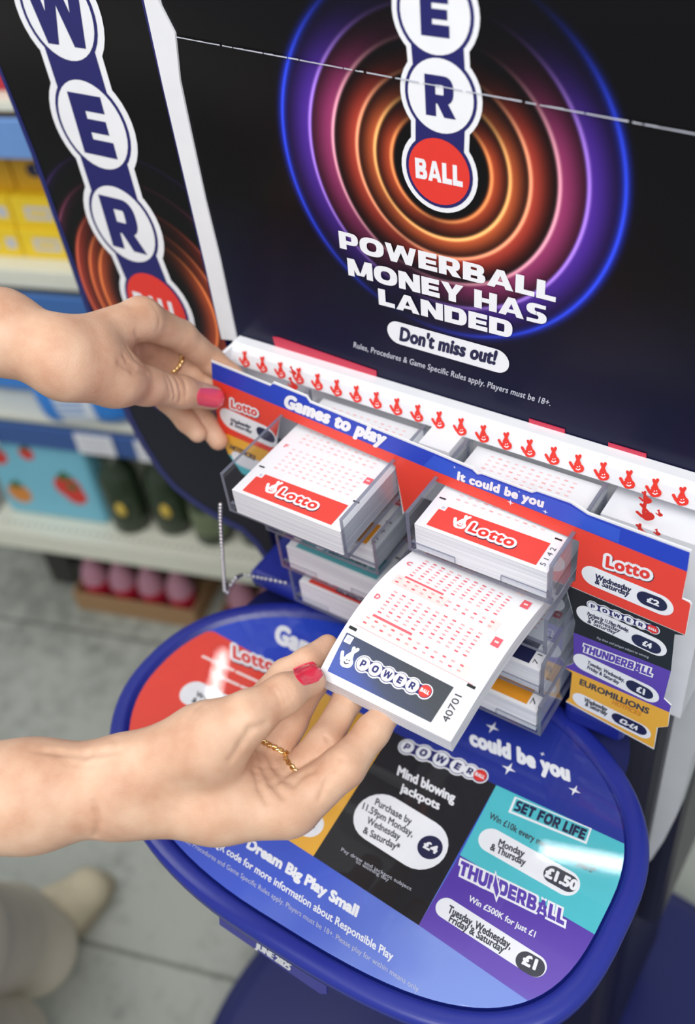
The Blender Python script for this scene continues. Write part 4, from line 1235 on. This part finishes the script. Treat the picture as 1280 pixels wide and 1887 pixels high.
def nail(body, c_px, along, across, m, parent, lift=.0007, n=14):
    """lacquered nail hugging the fingertip; c_px centre, half axes in photo pixels"""
    vs = []; A = np.array(along, float); B = np.array(across, float)
    mb = MB()
    for layer in (0, 1):
        for j in range(n + 1):
            for i in range(n + 1):
                u = -1 + 2 * i / n; v = -1 + 2 * j / n
                # rounded-rectangle outline
                uu = u * math.sqrt(max(0, 1 - .32 * v * v)); vv = v * math.sqrt(max(0, 1 - .18 * u * u))
                p = np.array(c_px, float) + A * uu + B * vv
                q = body.march(CAM, ray(p))
                if q is None:
                    q = vs[-1] if vs else at(p[0], p[1], .6)
                    vs.append(q); continue
                g = body.grad(q)
                e = max(abs(u), abs(v)) ** 4
                vs.append(q + g * (lift * (1 - .8 * e) if layer else -.0006))
    N = (n + 1) ** 2
    F = [(j * (n + 1) + i, j * (n + 1) + i + 1, (j + 1) * (n + 1) + i + 1, (j + 1) * (n + 1) + i) for j in range(n) for i in range(n)]
    F2 = [tuple(N + q for q in f) for f in F]
    # outer layer turned to the camera
    a, b, c = [np.array(vs[F2[len(F2) // 2][k]]) for k in range(3)]
    if np.cross(b - a, c - a) @ (CAM - a) < 0: F2 = [f[::-1] for f in F2]
    else: F = [f[::-1] for f in F]
    per = [i for i in range(n + 1)] + [j * (n + 1) + n for j in range(1, n + 1)] + [n * (n + 1) + i for i in range(n - 1, -1, -1)] + [j * (n + 1) for j in range(n - 1, 0, -1)]
    k = len(per)
    mb.add(vs, F + F2, m, True)
    mb.add([vs[i] for i in per] + [vs[N + i] for i in per], [(i, (i + 1) % k, k + (i + 1) % k, k + i) for i in range(k)], m, True)
    return mb.build('nail', parent)

def ring_on(c, axis, r, parent, tube=.0010):
    axis = np.array(axis) / np.linalg.norm(axis); x = np.cross(axis, [.2, .3, .9]); x /= np.linalg.norm(x); y = np.cross(axis, x)
    mb = MB(); N = 48
    for k in range(2):     # two strands twisted together
        pts = []
        for i in range(N):
            t = 2 * math.pi * i / N; w = 2 * math.pi * 9 * i / N + math.pi * k
            pts.append(np.array(c) + (x * math.cos(t) + y * math.sin(t)) * (r + .0006 * math.cos(w)) + axis * .0009 * math.sin(w))
        mb.tube(pts, tube, GOLD, 8, closed=True)
    return mb.build('ring', parent)

NAIL_CORAL = mat('nail_coral', '#ee5a72', .18, coat=.6)
NAIL_RED = mat('nail_red', '#e0304a', .18, coat=.6)

# ---- lower left hand, palm up, holding out the long pad
person = empty('person', tuple(at(150, 1450, .62)), 'person in beige trousers holding out the long ticket pad, red thumbnail and two gold rings', 'person')
b = Body(.0011); b.gk = {1: .006, 2: .005, 3: .005, 4: .005, 5: .006}
A = at
b.cone(A(-170, 1478, .585), A(60, 1466, .578), .0355, .0305, .01)
b.cone(A(60, 1466, .578), A(215, 1449, .577), .0305, .0255, .01)
b.cone(A(215, 1449, .577), A(330, 1430, .585), .0255, .024, .01)
b.cone(A(235, 1468, .578), A(400, 1482, .576), .0215, .0205, .012)
b.cone(A(400, 1482, .576), A(525, 1488, .577), .0205, .0178, .012)
b.cone(A(245, 1420, .572), A(385, 1368, .564), .0195, .0215, .012)
b.cone(A(330, 1430, .585), A(480, 1440, .596), .023, .016, .012)
b.cone(A(385, 1368, .564), A(455, 1322, .563), .0215, .0140, .010)
b.cone(A(390, 1400, .59), A(440, 1345, .612), .019, .013, .010)
b.cone(A(480, 1440, .596), A(530, 1455, .592), .016, .0145, .010)
# thumb
b.chain([A(455, 1322, .563), A(523, 1279, .573), A(573, 1254, .590)], [.0140, .0108, .0088], .006, 0)
# index, behind the thumb along the pad's edge
tip_i = hit((603, 1190), (0, 0, -.0585), (0, 0, 1))
b.chain([A(440, 1345, .620), A(526, 1243, .620), A(566, 1219, .617), tip_i], [.0120, .0096, .0086, .0072], .003, 1)
# middle, ring and little finger reaching under the pad
un = lambda p, z: hit(p, (0, 0, z), (0, 0, 1))
b.chain([A(500, 1402, .602), A(535, 1330, .608), un((578, 1255), -.0655), un((615, 1205), -.062)], [.0112, .0098, .0090, .0080], .004, 2)
b.chain([A(535, 1440, .592), A(598, 1366, .592), un((641, 1288), -.0690), un((685, 1225), -.0645)], [.0120, .0097, .0089, .0080], .004, 3)
b.chain([A(545, 1482, .579), A(634, 1412, .578), un((686, 1348), -.066), un((722, 1303), -.0660)], [.0160, .0118, .0095, .0082], .005, 4)
b.field()
def on(pxs): 
    r = [b.march(CAM, ray(q)) for q in pxs]; return [q for q in r if q is not None]
for path, rad, dep in (
    ([(476, 1380), (484, 1410), (500, 1442), (522, 1468)], .0018, .0024), ([(468, 1388), (470, 1420), (478, 1452), (492, 1480)], .0016, .0017), ([(486, 1378), (505, 1412), (530, 1440)], .0018, .0020),
    ([(425, 1400), (445, 1372), (462, 1345), (490, 1334)], .0022, .0016), ([(540, 1446), (556, 1428), (578, 1420)], .0016, .0018),
    ([(508, 1444), (528, 1426), (545, 1414)], .0016, .0018), ([(588, 1474), (600, 1442), (612, 1425)], .0014, .0011), ([(628, 1398), (640, 1410), (650, 1426)], .0014, .0009),
    ([(592, 1352), (604, 1362), (618, 1374)], .0014, .0010), ([(176, 1496), (181, 1518), (176, 1542)], .0016, .0018), ([(172, 1478), (182, 1508)], .0014, .0010), ([(205, 1384), (214, 1360)], .0016, .0010),
    ([(340, 1338), (350, 1316), (368, 1298)], .0016, .0010), ([(352, 1340), (360, 1322), (374, 1304)], .0014, .0007), ([(498, 1262), (511, 1281), (518, 1300)], .0011, .0009), ([(506, 1256), (521, 1277), (526, 1294)], .0011, .0009), ([(514, 1252), (529, 1271), (534, 1288)], .0011, .0008), ([(522, 1250), (536, 1266), (541, 1281)], .0010, .0006),
    ([(60, 1392), (110, 1386), (160, 1390), (220, 1384)], .0026, .0012), ([(120, 1404), (170, 1410), (215, 1402)], .0022, .0006)):
    q = on(path)
    if len(q) > 1: b.crease(q, rad, dep)
b.mesh('body', SKIN, person, 1)
nail(b, (568, 1241), (22, -8), (11, 17), NAIL_RED, person)
f_ = (A(535, 1330, .608) - A(500, 1402, .602)); ring_on(A(500, 1402, .602) + f_ * .30, f_, .0113, person)
f_ = (A(598, 1366, .592) - A(535, 1440, .592)); ring_on(A(535, 1440, .592) + f_ * .30, f_, .0117, person)

# ---- upper left hand, thumb in front of the card and fingers behind it
person2 = empty('person', tuple(at(100, 650, .64)), 'person pinching the left end of the stepped card, coral thumbnail and one gold ring', 'person')
b = Body(.0011); b.gk = {1: .006, 2: .005, 3: .005, 4: .005, 5: .006}
b.cone(A(-200, 588, .660), A(0, 612, .640), .0300, .0257, .01)
b.cone(A(0, 612, .640), A(105, 655, .635), .0257, .0220, .01)
b.cone(A(105, 655, .635), A(170, 655, .645), .0220, .0190, .01)
b.cone(A(120, 640, .640), A(260, 587, .680), .0161, .0138, .012)
b.cone(A(130, 682, .632), A(212, 698, .660), .0193, .0171, .012)
b.cone(A(212, 698, .660), A(268, 711, .684), .0171, .0126, .010)
b.cone(A(150, 660, .650), A(240, 642, .712), .0178, .0118, .010)
b.cone(A(150, 672, .655), A(228, 678, .712), .0163, .0105, .010)
b.chain([A(268, 711, .684), A(335, 722, .711), A(391, 733, .7325)], [.0126, .0107, .0088], .006, 0)
b.chain([A(260, 587, .680), A(334, 619, .715), A(388, 664, .7430), A(428, 692, .7370)], [.0136, .0107, .0096, .0082], .004, 1)
b.chain([A(252, 624, .714), A(322, 674, .745), A(383, 704, .758), A(430, 722, .7520)], [.0122, .0098, .0088, .0080], .004, 2)
b.chain([A(244, 652, .718), A(335, 725, .762), A(378, 778, .768), A(402, 812, .769)], [.0118, .0096, .0084, .0074], .004, 3)
b.chain([A(234, 674, .716), A(308, 735, .750), A(344, 776, .758), A(364, 798, .760)], [.0112, .0090, .0080, .0072], .004, 4)
b.field()
for path, rad, dep in (([(220, 668), (245, 684), (272, 688)], .0018, .0016), ([(313, 696), (320, 712), (322, 738)], .0011, .0011), ([(323, 695), (331, 715), (332, 740)], .0011, .0011), ([(336, 696), (342, 712), (342, 734)], .0010, .0008), ([(305, 697), (311, 714), (313, 734)], .0010, .0006), ([(228, 655), (236, 668), (250, 678)], .0014, .0012), ([(250, 612), (256, 630), (254, 650)], .0016, .0012),
                       ([(280, 560), (295, 590), (290, 610)], .0014, .0005), ([(235, 640), (248, 660), (262, 672)], .0016, .0008)):
    q = on(path)
    if len(q) > 1: b.crease(q, rad, dep)
b.mesh('body', SKIN, person2, 1)
nail(b, (388, 733), (25, 3), (-2, 17), NAIL_CORAL, person2)
f_ = (A(322, 674, .745) - A(252, 624, .714)); ring_on(A(252, 624, .714) + f_ * .86, f_, .0118, person2)

# sleeves, pushed up to the elbows, beyond the left edge of the photograph
SLEEVE = mat('pale_cloth', '#d9d2c6', .85, var=.06, scale=40)
for pr_, a_, b_, c_, r_ in ((person, A(-118, 1475, .583), A(-420, 1520, .63), A(-900, 1650, .78), (.041, .046, .056)), (person2, A(-128, 594, .653), A(-420, 540, .71), A(-900, 430, .88), (.036, .042, .052))):
    vb = Body(.003); vb.chain([a_, b_, c_], r_, .02); vb.field(); vb.mesh('sleeve', SLEEVE, pr_, 2)

# ---- trouser leg and shoe at the lower left, belonging to the person with the pad
TROUSER = mat('beige_cloth', '#d8cebc', .85, var=.08, scale=30)
SHOE = mat('sand_canvas', '#d2c6aa', .8, var=.1, scale=80)
SOLE = mat('shoe_sole', '#a89c86', .7)
g = lambda px, py, z: hit((px, py), (0, 0, z), (0, 0, 1))
sb = Body(.004)
t0, t1 = g(160, 1640, FLOOR + .035), g(30, 1750, FLOOR + .045)
sb.cone(t0, t1, .036, .042, .03); sb.cone(t0 * .5 + t1 * .5 + np.array([0, 0, .01]), t1 + np.array([0, 0, .02]), .042, .045, .03)
sb.field((np.array([-9, -9, FLOOR + .022]), np.array([9, 9, 9])))
o = sb.mesh('shoe', SHOE, person, 3)
sb = Body(.004)
sb.cone(t0 + np.array([0, 0, -.018]), t1 + np.array([0, 0, -.025]), .042, .046, .02)
sb.field((np.array([-9, -9, FLOOR + .001]), np.array([9, 9, FLOOR + .024])))
MBs = MB()
dd = (t1 - t0); dd[2] = 0; Ld = np.linalg.norm(dd); dd /= Ld; ee = np.array([-dd[1], dd[0], 0])
def sole(z, k): 
    out = []
    for i in range(40):
        t = 2 * math.pi * i / 40; cc = .5 * Ld + (Ld * .5 + .045) * math.cos(t) * k
        wv = (.043 + .006 * math.cos(t * 1)) * k
        out.append(np.array([t0[0], t0[1], 0]) + dd * cc + ee * wv * math.copysign(abs(math.sin(t)) ** .8, math.sin(t)) + np.array([0, 0, z]))
    return out
MBs.loft([sole(FLOOR + .001, .97), sole(FLOOR + .006, 1), sole(FLOOR + .022, 1), sole(FLOOR + .026, .96)], SOLE)
MBs.build('sole', o)
tb = Body(.005)
tb.cone(g(62, 1752, FLOOR + .085), g(5, 1735, FLOOR + .14), .066, .078, .03)
tb.cone(g(5, 1735, FLOOR + .14), A(-140, 1745, 1.2), .078, .09, .03)
tb.cone(A(-140, 1745, 1.2), A(-330, 1900, .95), .09, .11, .03)
tb.field()
tb.mesh('trouser_leg', TROUSER, person, 3)
tb = Body(.005)
tb.cone(g(-5, 1930, FLOOR + .14), A(-150, 1975, 1.15), .07, .09, .03)
tb.cone(A(-150, 1975, 1.15), A(-330, 2080, .95), .09, .11, .03)
tb.field()
tb.mesh('trouser_leg', TROUSER, person, 3)

# ================================================================== SHELVING beyond the stand
SU = np.array([.516, .155, 0]); SU /= np.linalg.norm(SU)
SN = np.array([-SU[1], SU[0], 0])                    # away from the aisle
SZ = np.array([0, 0, 1.]); SO = np.array([-1.15, .43, 0])
AX = (SU, SN, SZ)
CREAM = mat('cream_metal', '#e6e6d6', .45)
SHELF_BLUE = mat('blue_price_rail', '#6f9ad8', .4)
SHELF_BLUE2 = mat('mid_blue_price_rail', '#3f6fb4', .4)
SHELF_BLUE3 = mat('deep_blue_price_rail', '#365a9c', .4)
SHELF_BACK = mat('dark_back_panel', '#2a2d33', .7)
unit = empty('shelving_unit', tuple(SO + SU * .3 + SZ * FLOOR), 'cream shop shelving with blue price rails behind the left wing', 'shelving')
def sbox(a, b_, m, name, parent, bev=0.0):
    mb = MB(); mb.box(a, b_, m, AX, SO); return mb.build(name, parent, bevel=bev)
U0, U1 = -.35, 1.15
sbox((U0, .40, FLOOR), (U1, .42, .35), SHELF_BACK, 'back_panel', unit)
sbox((U0, .0, -.082), (U1, .40, -.066), CREAM, 'shelf_board', unit, .002)
sbox((U0, -.012, -.145), (U1, -.002, -.088), SHELF_BLUE, 'price_rail', unit, .002)
sbox((U0, .0, -.368), (U1, .40, -.334), CREAM, 'shelf_board', unit, .003)
sbox((U0, -.014, -.450), (U1, -.004, -.372), SHELF_BLUE2, 'price_rail', unit, .002)
sbox((U0, .0, -.655), (U1, .40, -.640), CREAM, 'shelf_board', unit, .002)
sbox((U0, -.012, -.704), (U1, -.002, -.656), SHELF_BLUE3, 'price_rail', unit, .002)
# bottom shelf: deeper deck with a row of punched holes and a tall front
mb = MB(); mb.box((.005, -.05, -.952), (U1, .40, -.905), CREAM, AX, SO)
HOLE = mat('punched_hole', '#b9b9aa', .7)
for i in range(70):
    mb.box((.03 + i * .0155, -.032, -.905), (.037 + i * .0155, -.022, -.9045), HOLE, AX, SO)
mb.build('shelf_deck', unit, bevel=.004)
sbox((.02, .10, FLOOR), (U1, .12, -.95), mat('kick_plate', '#3a3a38', .7), 'kick_plate', unit)
# punched holes of the upper cream shelf edge
# price tickets in the rails
for u0, z0, z1, w in ((.265, -.70, -.655, .075), (.02, -.708, -.656, .07), (.385, -.702, -.656, .05), (.17, -.44, -.378, .05)):
    t = sbox((u0, -.0165, z0), (u0 + w, -.0145, z1), PAPER, 'price_ticket', None)
    tag(t, {.265: 'white price ticket on the rail below the blue wipes packs', .02: 'white price ticket at the photo edge, on the rail over the strawberry pack', .385: 'white price ticket beside the dark rim of the side wing', .17: 'white price ticket in the mid blue rail above the arm'}[u0], 'price ticket', 'price tickets')
    tp = Print(Surf(SO - SN * .0165 + SU * u0 + SZ * z0, SU, SZ))
    for k in range(3): tp.rect((w * .5, (z1 - z0) * (.25 + .25 * k)), w * .7, .0035, INK_GREY, 0)
    tp.build('printed_lines', t)

# yellow cartons, three layers
YEL = mat('carton_yellow', '#f2cf2a', .45); YEL2 = mat('carton_mustard', '#d9a520', .45)
def carton(u0, u1, d0, d1, z0, z1, m, label, dark):
    o = sbox((u0, d0, z0), (u1, d1, z1), m, 'carton', None, .002); tag(o, label, 'carton', 'yellow cartons on the upper shelf')
    tp = Print(Surf(SO + SN * d0 + SU * u0 + SZ * z0, SU, SZ)); w, h = u1 - u0, z1 - z0
    if dark:
        tp.capsule((w * .3, h * .42), (w * .72, h * .50), h * .13, INK_DNAVY, 0)
        tp.rect((w * .52, h * .46), w * .3, h * .1, INK_GREY, 1)
    else:
        tp.rect((w * .42, h * .5), w * .42, h * .42, INK_GREY, 0); tp.rect((w * .42, h * .5), w * .3, h * .16, YEL, 1)
        tp.rect((w * .86, h * .5), w * .16, h * .36, INK_GREY, 0)
    tp.build('printed_panel', o)
for k in range(4):
    where = ['at the far left end', 'second along', 'beside the black side wing', 'hidden behind the side wing'][k]
    carton(.03 + .115 * k, .142 + .115 * k, .035, .2, -.334, -.283, YEL, 'yellow carton in the bottom layer, ' + where, False)
    carton(.03 + .115 * k, .142 + .115 * k, .04, .2, -.2825, -.232, YEL, 'yellow carton in the middle layer, ' + where, False)
    carton(.02 + .125 * k, .142 + .125 * k, .06, .2, -.2315, -.150, YEL2, 'mustard carton with navy badge in the top layer, ' + where, True)
REDBOX = mat('carton_red', '#b8283a', .5)
for k in range(2):
    o = sbox((.12 + .13 * k, .03, -.066), (.24 + .13 * k, .2, .06), REDBOX, 'carton', None, .003); tag(o, ['red carton on the top shelf at the photo edge', 'red carton on the top shelf beside the side wing'][k], 'carton')

def pillow(name, c, w, h, d, m, label, cat, group=None, band=None, tilt=0.0, n=20):
    """soft pack: bulging in the middle, flat at the crimped ends"""
    r = MB(); rings = []
    ct, st = math.cos(tilt), math.sin(tilt)
    for i in range(n + 1):
        t = -1 + 2 * i / n
        k = (1 - abs(t) ** 5) ** .5 if abs(t) < .999 else 0.02
        ring = []
        for j in range(28):
            q = 2 * math.pi * j / 28
            x = math.copysign(abs(math.cos(q)) ** .6, math.cos(q)) * d / 2 * max(k, .06); z = math.copysign(abs(math.sin(q)) ** .6, math.sin(q)) * h / 2 * (.82 + .18 * k)
            uu = t * w / 2
            ring.append(SO + SU * (c[0] + uu * ct - z * st) + SN * (c[1] + x) + SZ * (c[2] + uu * st + z))
        rings.append(ring)
    if isinstance(m, (list, tuple)):
        k1, k2 = int(n * .3), int(n * .72)
        r.loft(rings[:k1 + 1], m[0]); r.loft(rings[k1:k2 + 1], m[1]); r.loft(rings[k2:], m[0])
    else: r.loft(rings, m)
    o = r.build(name); tag(o, label, cat, group); return o
PACK_BLUE = mat('pack_blue', '#2f86e0', .35); PACK_WHITE = mat('pack_white', '#e9f1fa', .35); PACK_DBLUE = mat('pack_dark_blue', '#2a5fb4', .35)
GREEN = mat('pack_green', '#8cc63f', .4)
G_ = 'wipes packs on the middle shelf'
pillow('wipes_pack', (.115, .10, -.595), .20, .085, .10, PACK_BLUE, 'bright blue wipes pack at the photo edge under the upper wrist', 'wipes pack', G_)
wp = pillow('wipes_pack', (.285, .03, -.592), .19, .10, .09, [PACK_BLUE, PACK_WHITE], 'white and blue wipes pack with green tab, under the upper thumb', 'wipes pack', G_, tilt=.12)
gm = MB(); gm.ball(SO + SU * .265 + SN * .0 + SZ * -.545, .018, GREEN, 14, 8, (1, .6, .5)); gm.build('green_tab', wp)
wl = Print(Surf(SO - SN * .017 + SU * .25 + SZ * -.625, SU, SZ))
for k in range(4): wl.rect((.03, .018 + .012 * k), .055, .004, SHELF_BLUE, 0, (1, .12))
wl.build('printed_lines', wp)
pillow('wipes_pack', (.425, .06, -.600), .15, .08, .09, PACK_DBLUE, 'dark blue wipes pack beside the curved navy rim', 'wipes pack', G_)
pillow('wipes_pack', (.05, .23, -.585), .16, .07, .08, PACK_DBLUE, 'dark blue wipes pack lying behind the bright blue one', 'wipes pack', G_)

# strawberry pack on the bottom shelf
AQUA = mat('pack_aqua', '#7cc4dc', .4); BERRY = mat('berry_red', '#d8362c', .4); LEAF = mat('leaf_green', '#3f6a34', .5)
sp = sbox((.03, .0, -.905), (.255, .09, -.715), AQUA, 'fruit_pack', None, .012); tag(sp, 'pale blue pack printed with red strawberries on the bottom shelf', 'pack')
tp = Print(Surf(SO + SU * .03 + SZ * -.905, SU, SZ))
for (x_, y_, r_, m_) in ((.165, .095, .03, BERRY), (.175, .075, .024, BERRY), (.03, .155, .022, BERRY), (.045, .06, .026, mat('berry_orange', '#d98838', .4)), (.1, .17, .016, BERRY)):
    tp.disc((x_, y_), r_, m_, 0); tp.poly([(x_ - r_ * .7, y_ + r_ * .7), (x_, y_ + r_ * .5), (x_ + r_ * .7, y_ + r_ * .8), (x_, y_ + r_ * 1.4)], LEAF, 1)
tp.build('printed_fruit', sp)
# dark green jars
JAR = mat('jar_green', '#2c3a28', .25); JARL = mat('jar_label', '#6f7a5c', .5, var=.3, scale=40); YDOT = mat('jar_yellow', '#d8b84a', .5)
def lathe(name, c, prof_, m, n=24, parent=None):
    r = MB(); r.loft([[SO + SU * (c[0] + rr * math.cos(2 * math.pi * i / n)) + SN * (c[1] + rr * math.sin(2 * math.pi * i / n)) + SZ * (c[2] + z) for i in range(n)] for rr, z in prof_], m)
    return r.build(name, parent)
for k in range(5):
    c = (.30 + .088 * k, .02 + .012 * (k % 2), -.905)
    o = lathe('green_jar', c, [(.034, 0), (.038, .006), (.038, .125), (.030, .145), (.022, .155), (.022, .178), (.006, .18)], JAR)
    tag(o, ['dark green jar next to the strawberry pack', 'dark green jar with yellow spot, second from the strawberry pack', 'dark green jar with pale label, third from the strawberry pack', 'dark green jar by the curved navy rim', 'dark green jar behind the curved navy rim'][k], 'jar', 'dark green jars on the bottom shelf')
    lathe('jar_label', c, [(.0384, .03), (.0388, .032), (.0388, .085), (.0384, .087)], JARL if k in (2, 4) else JAR, parent=o)
    if k in (0, 1, 3):
        mb = MB(); mb.ball(SO + SU * (c[0] + .006) + SN * (c[1] - .036) + SZ * (c[2] + .07), .017, YDOT, 14, 8, (1, .3, 1)); mb.build('yellow_spot', o)
# bottles in cardboard trays under the bottom shelf
CARDB = mat('brown_cardboard', '#a8845f', .8); PINKB = mat('bottle_pink', '#b98496', .3); CAPR = mat('bottle_red', '#b8243c', .35)
def crate(u0, u1, d0, label):
    t = empty('cardboard_tray', tuple(SO + SU * (u0 + u1) / 2 + SN * (d0 + .05) + SZ * FLOOR), label, 'cardboard tray', 'cardboard trays on the floor')
    z0, z1 = FLOOR + .001, FLOOR + .055
    for a_, b2, nm in (((u0, d0, z0), (u1, d0 + .004, z1), 'tray_wall'), ((u0, d0 + .13, z0), (u1, d0 + .134, z1), 'tray_wall'), ((u0, d0 + .004, z0), (u0 + .004, d0 + .13, z1), 'tray_wall'), ((u1 - .004, d0 + .004, z0), (u1, d0 + .13, z1), 'tray_wall'), ((u0 + .004, d0 + .004, z0), (u1 - .004, d0 + .13, z0 + .004), 'tray_floor')):
        sbox(a_, b2, CARDB, nm, t)
crate(.125, .405, -.03, 'brown cardboard tray of pink bottles on the floor under the bottom shelf')
crate(.46, .72, -.03, 'brown cardboard tray on the floor behind the bead chain')
def bottle(u, d, label):
    c = (u, d, FLOOR + .006)
    o = lathe('bottle', c, [(.026, 0), (.029, .004), (.029, .075), (.020, .1), (.011, .112), (.011, .122), (.004, .123)], PINKB)
    tag(o, label, 'bottle', 'pink bottles in cardboard trays')
    lathe('bottle_label', c, [(.0292, .02), (.0296, .022), (.0296, .06), (.0292, .062)], CAPR, parent=o)
for k in range(4): bottle(.165 + .066 * k, .01, ['pink bottle in the floor tray, nearest the dark gap', 'pink bottle in the floor tray, second from the dark gap', 'pink bottle in the floor tray, third from the dark gap', 'pink bottle in the floor tray, nearest the bead chain'][k])
for k in range(2): bottle(.50 + .066 * k, .01, ['pink bottle in the second tray, beside the chain', 'pink bottle in the second tray, behind the counter rim'][k])
DARKB = mat('dark_box', '#3c3c38', .7)
for k, (u0, w, h) in enumerate(((.03, .06, .10), (.095, .03, .07))):
    o = sbox((u0, .03, FLOOR + .001), (u0 + w, .092, FLOOR + h), DARKB, 'box', None, .004); tag(o, ['dark box in the shade under the shelf end', 'small dark box between the shelf end and the bottle tray'][k], 'box')
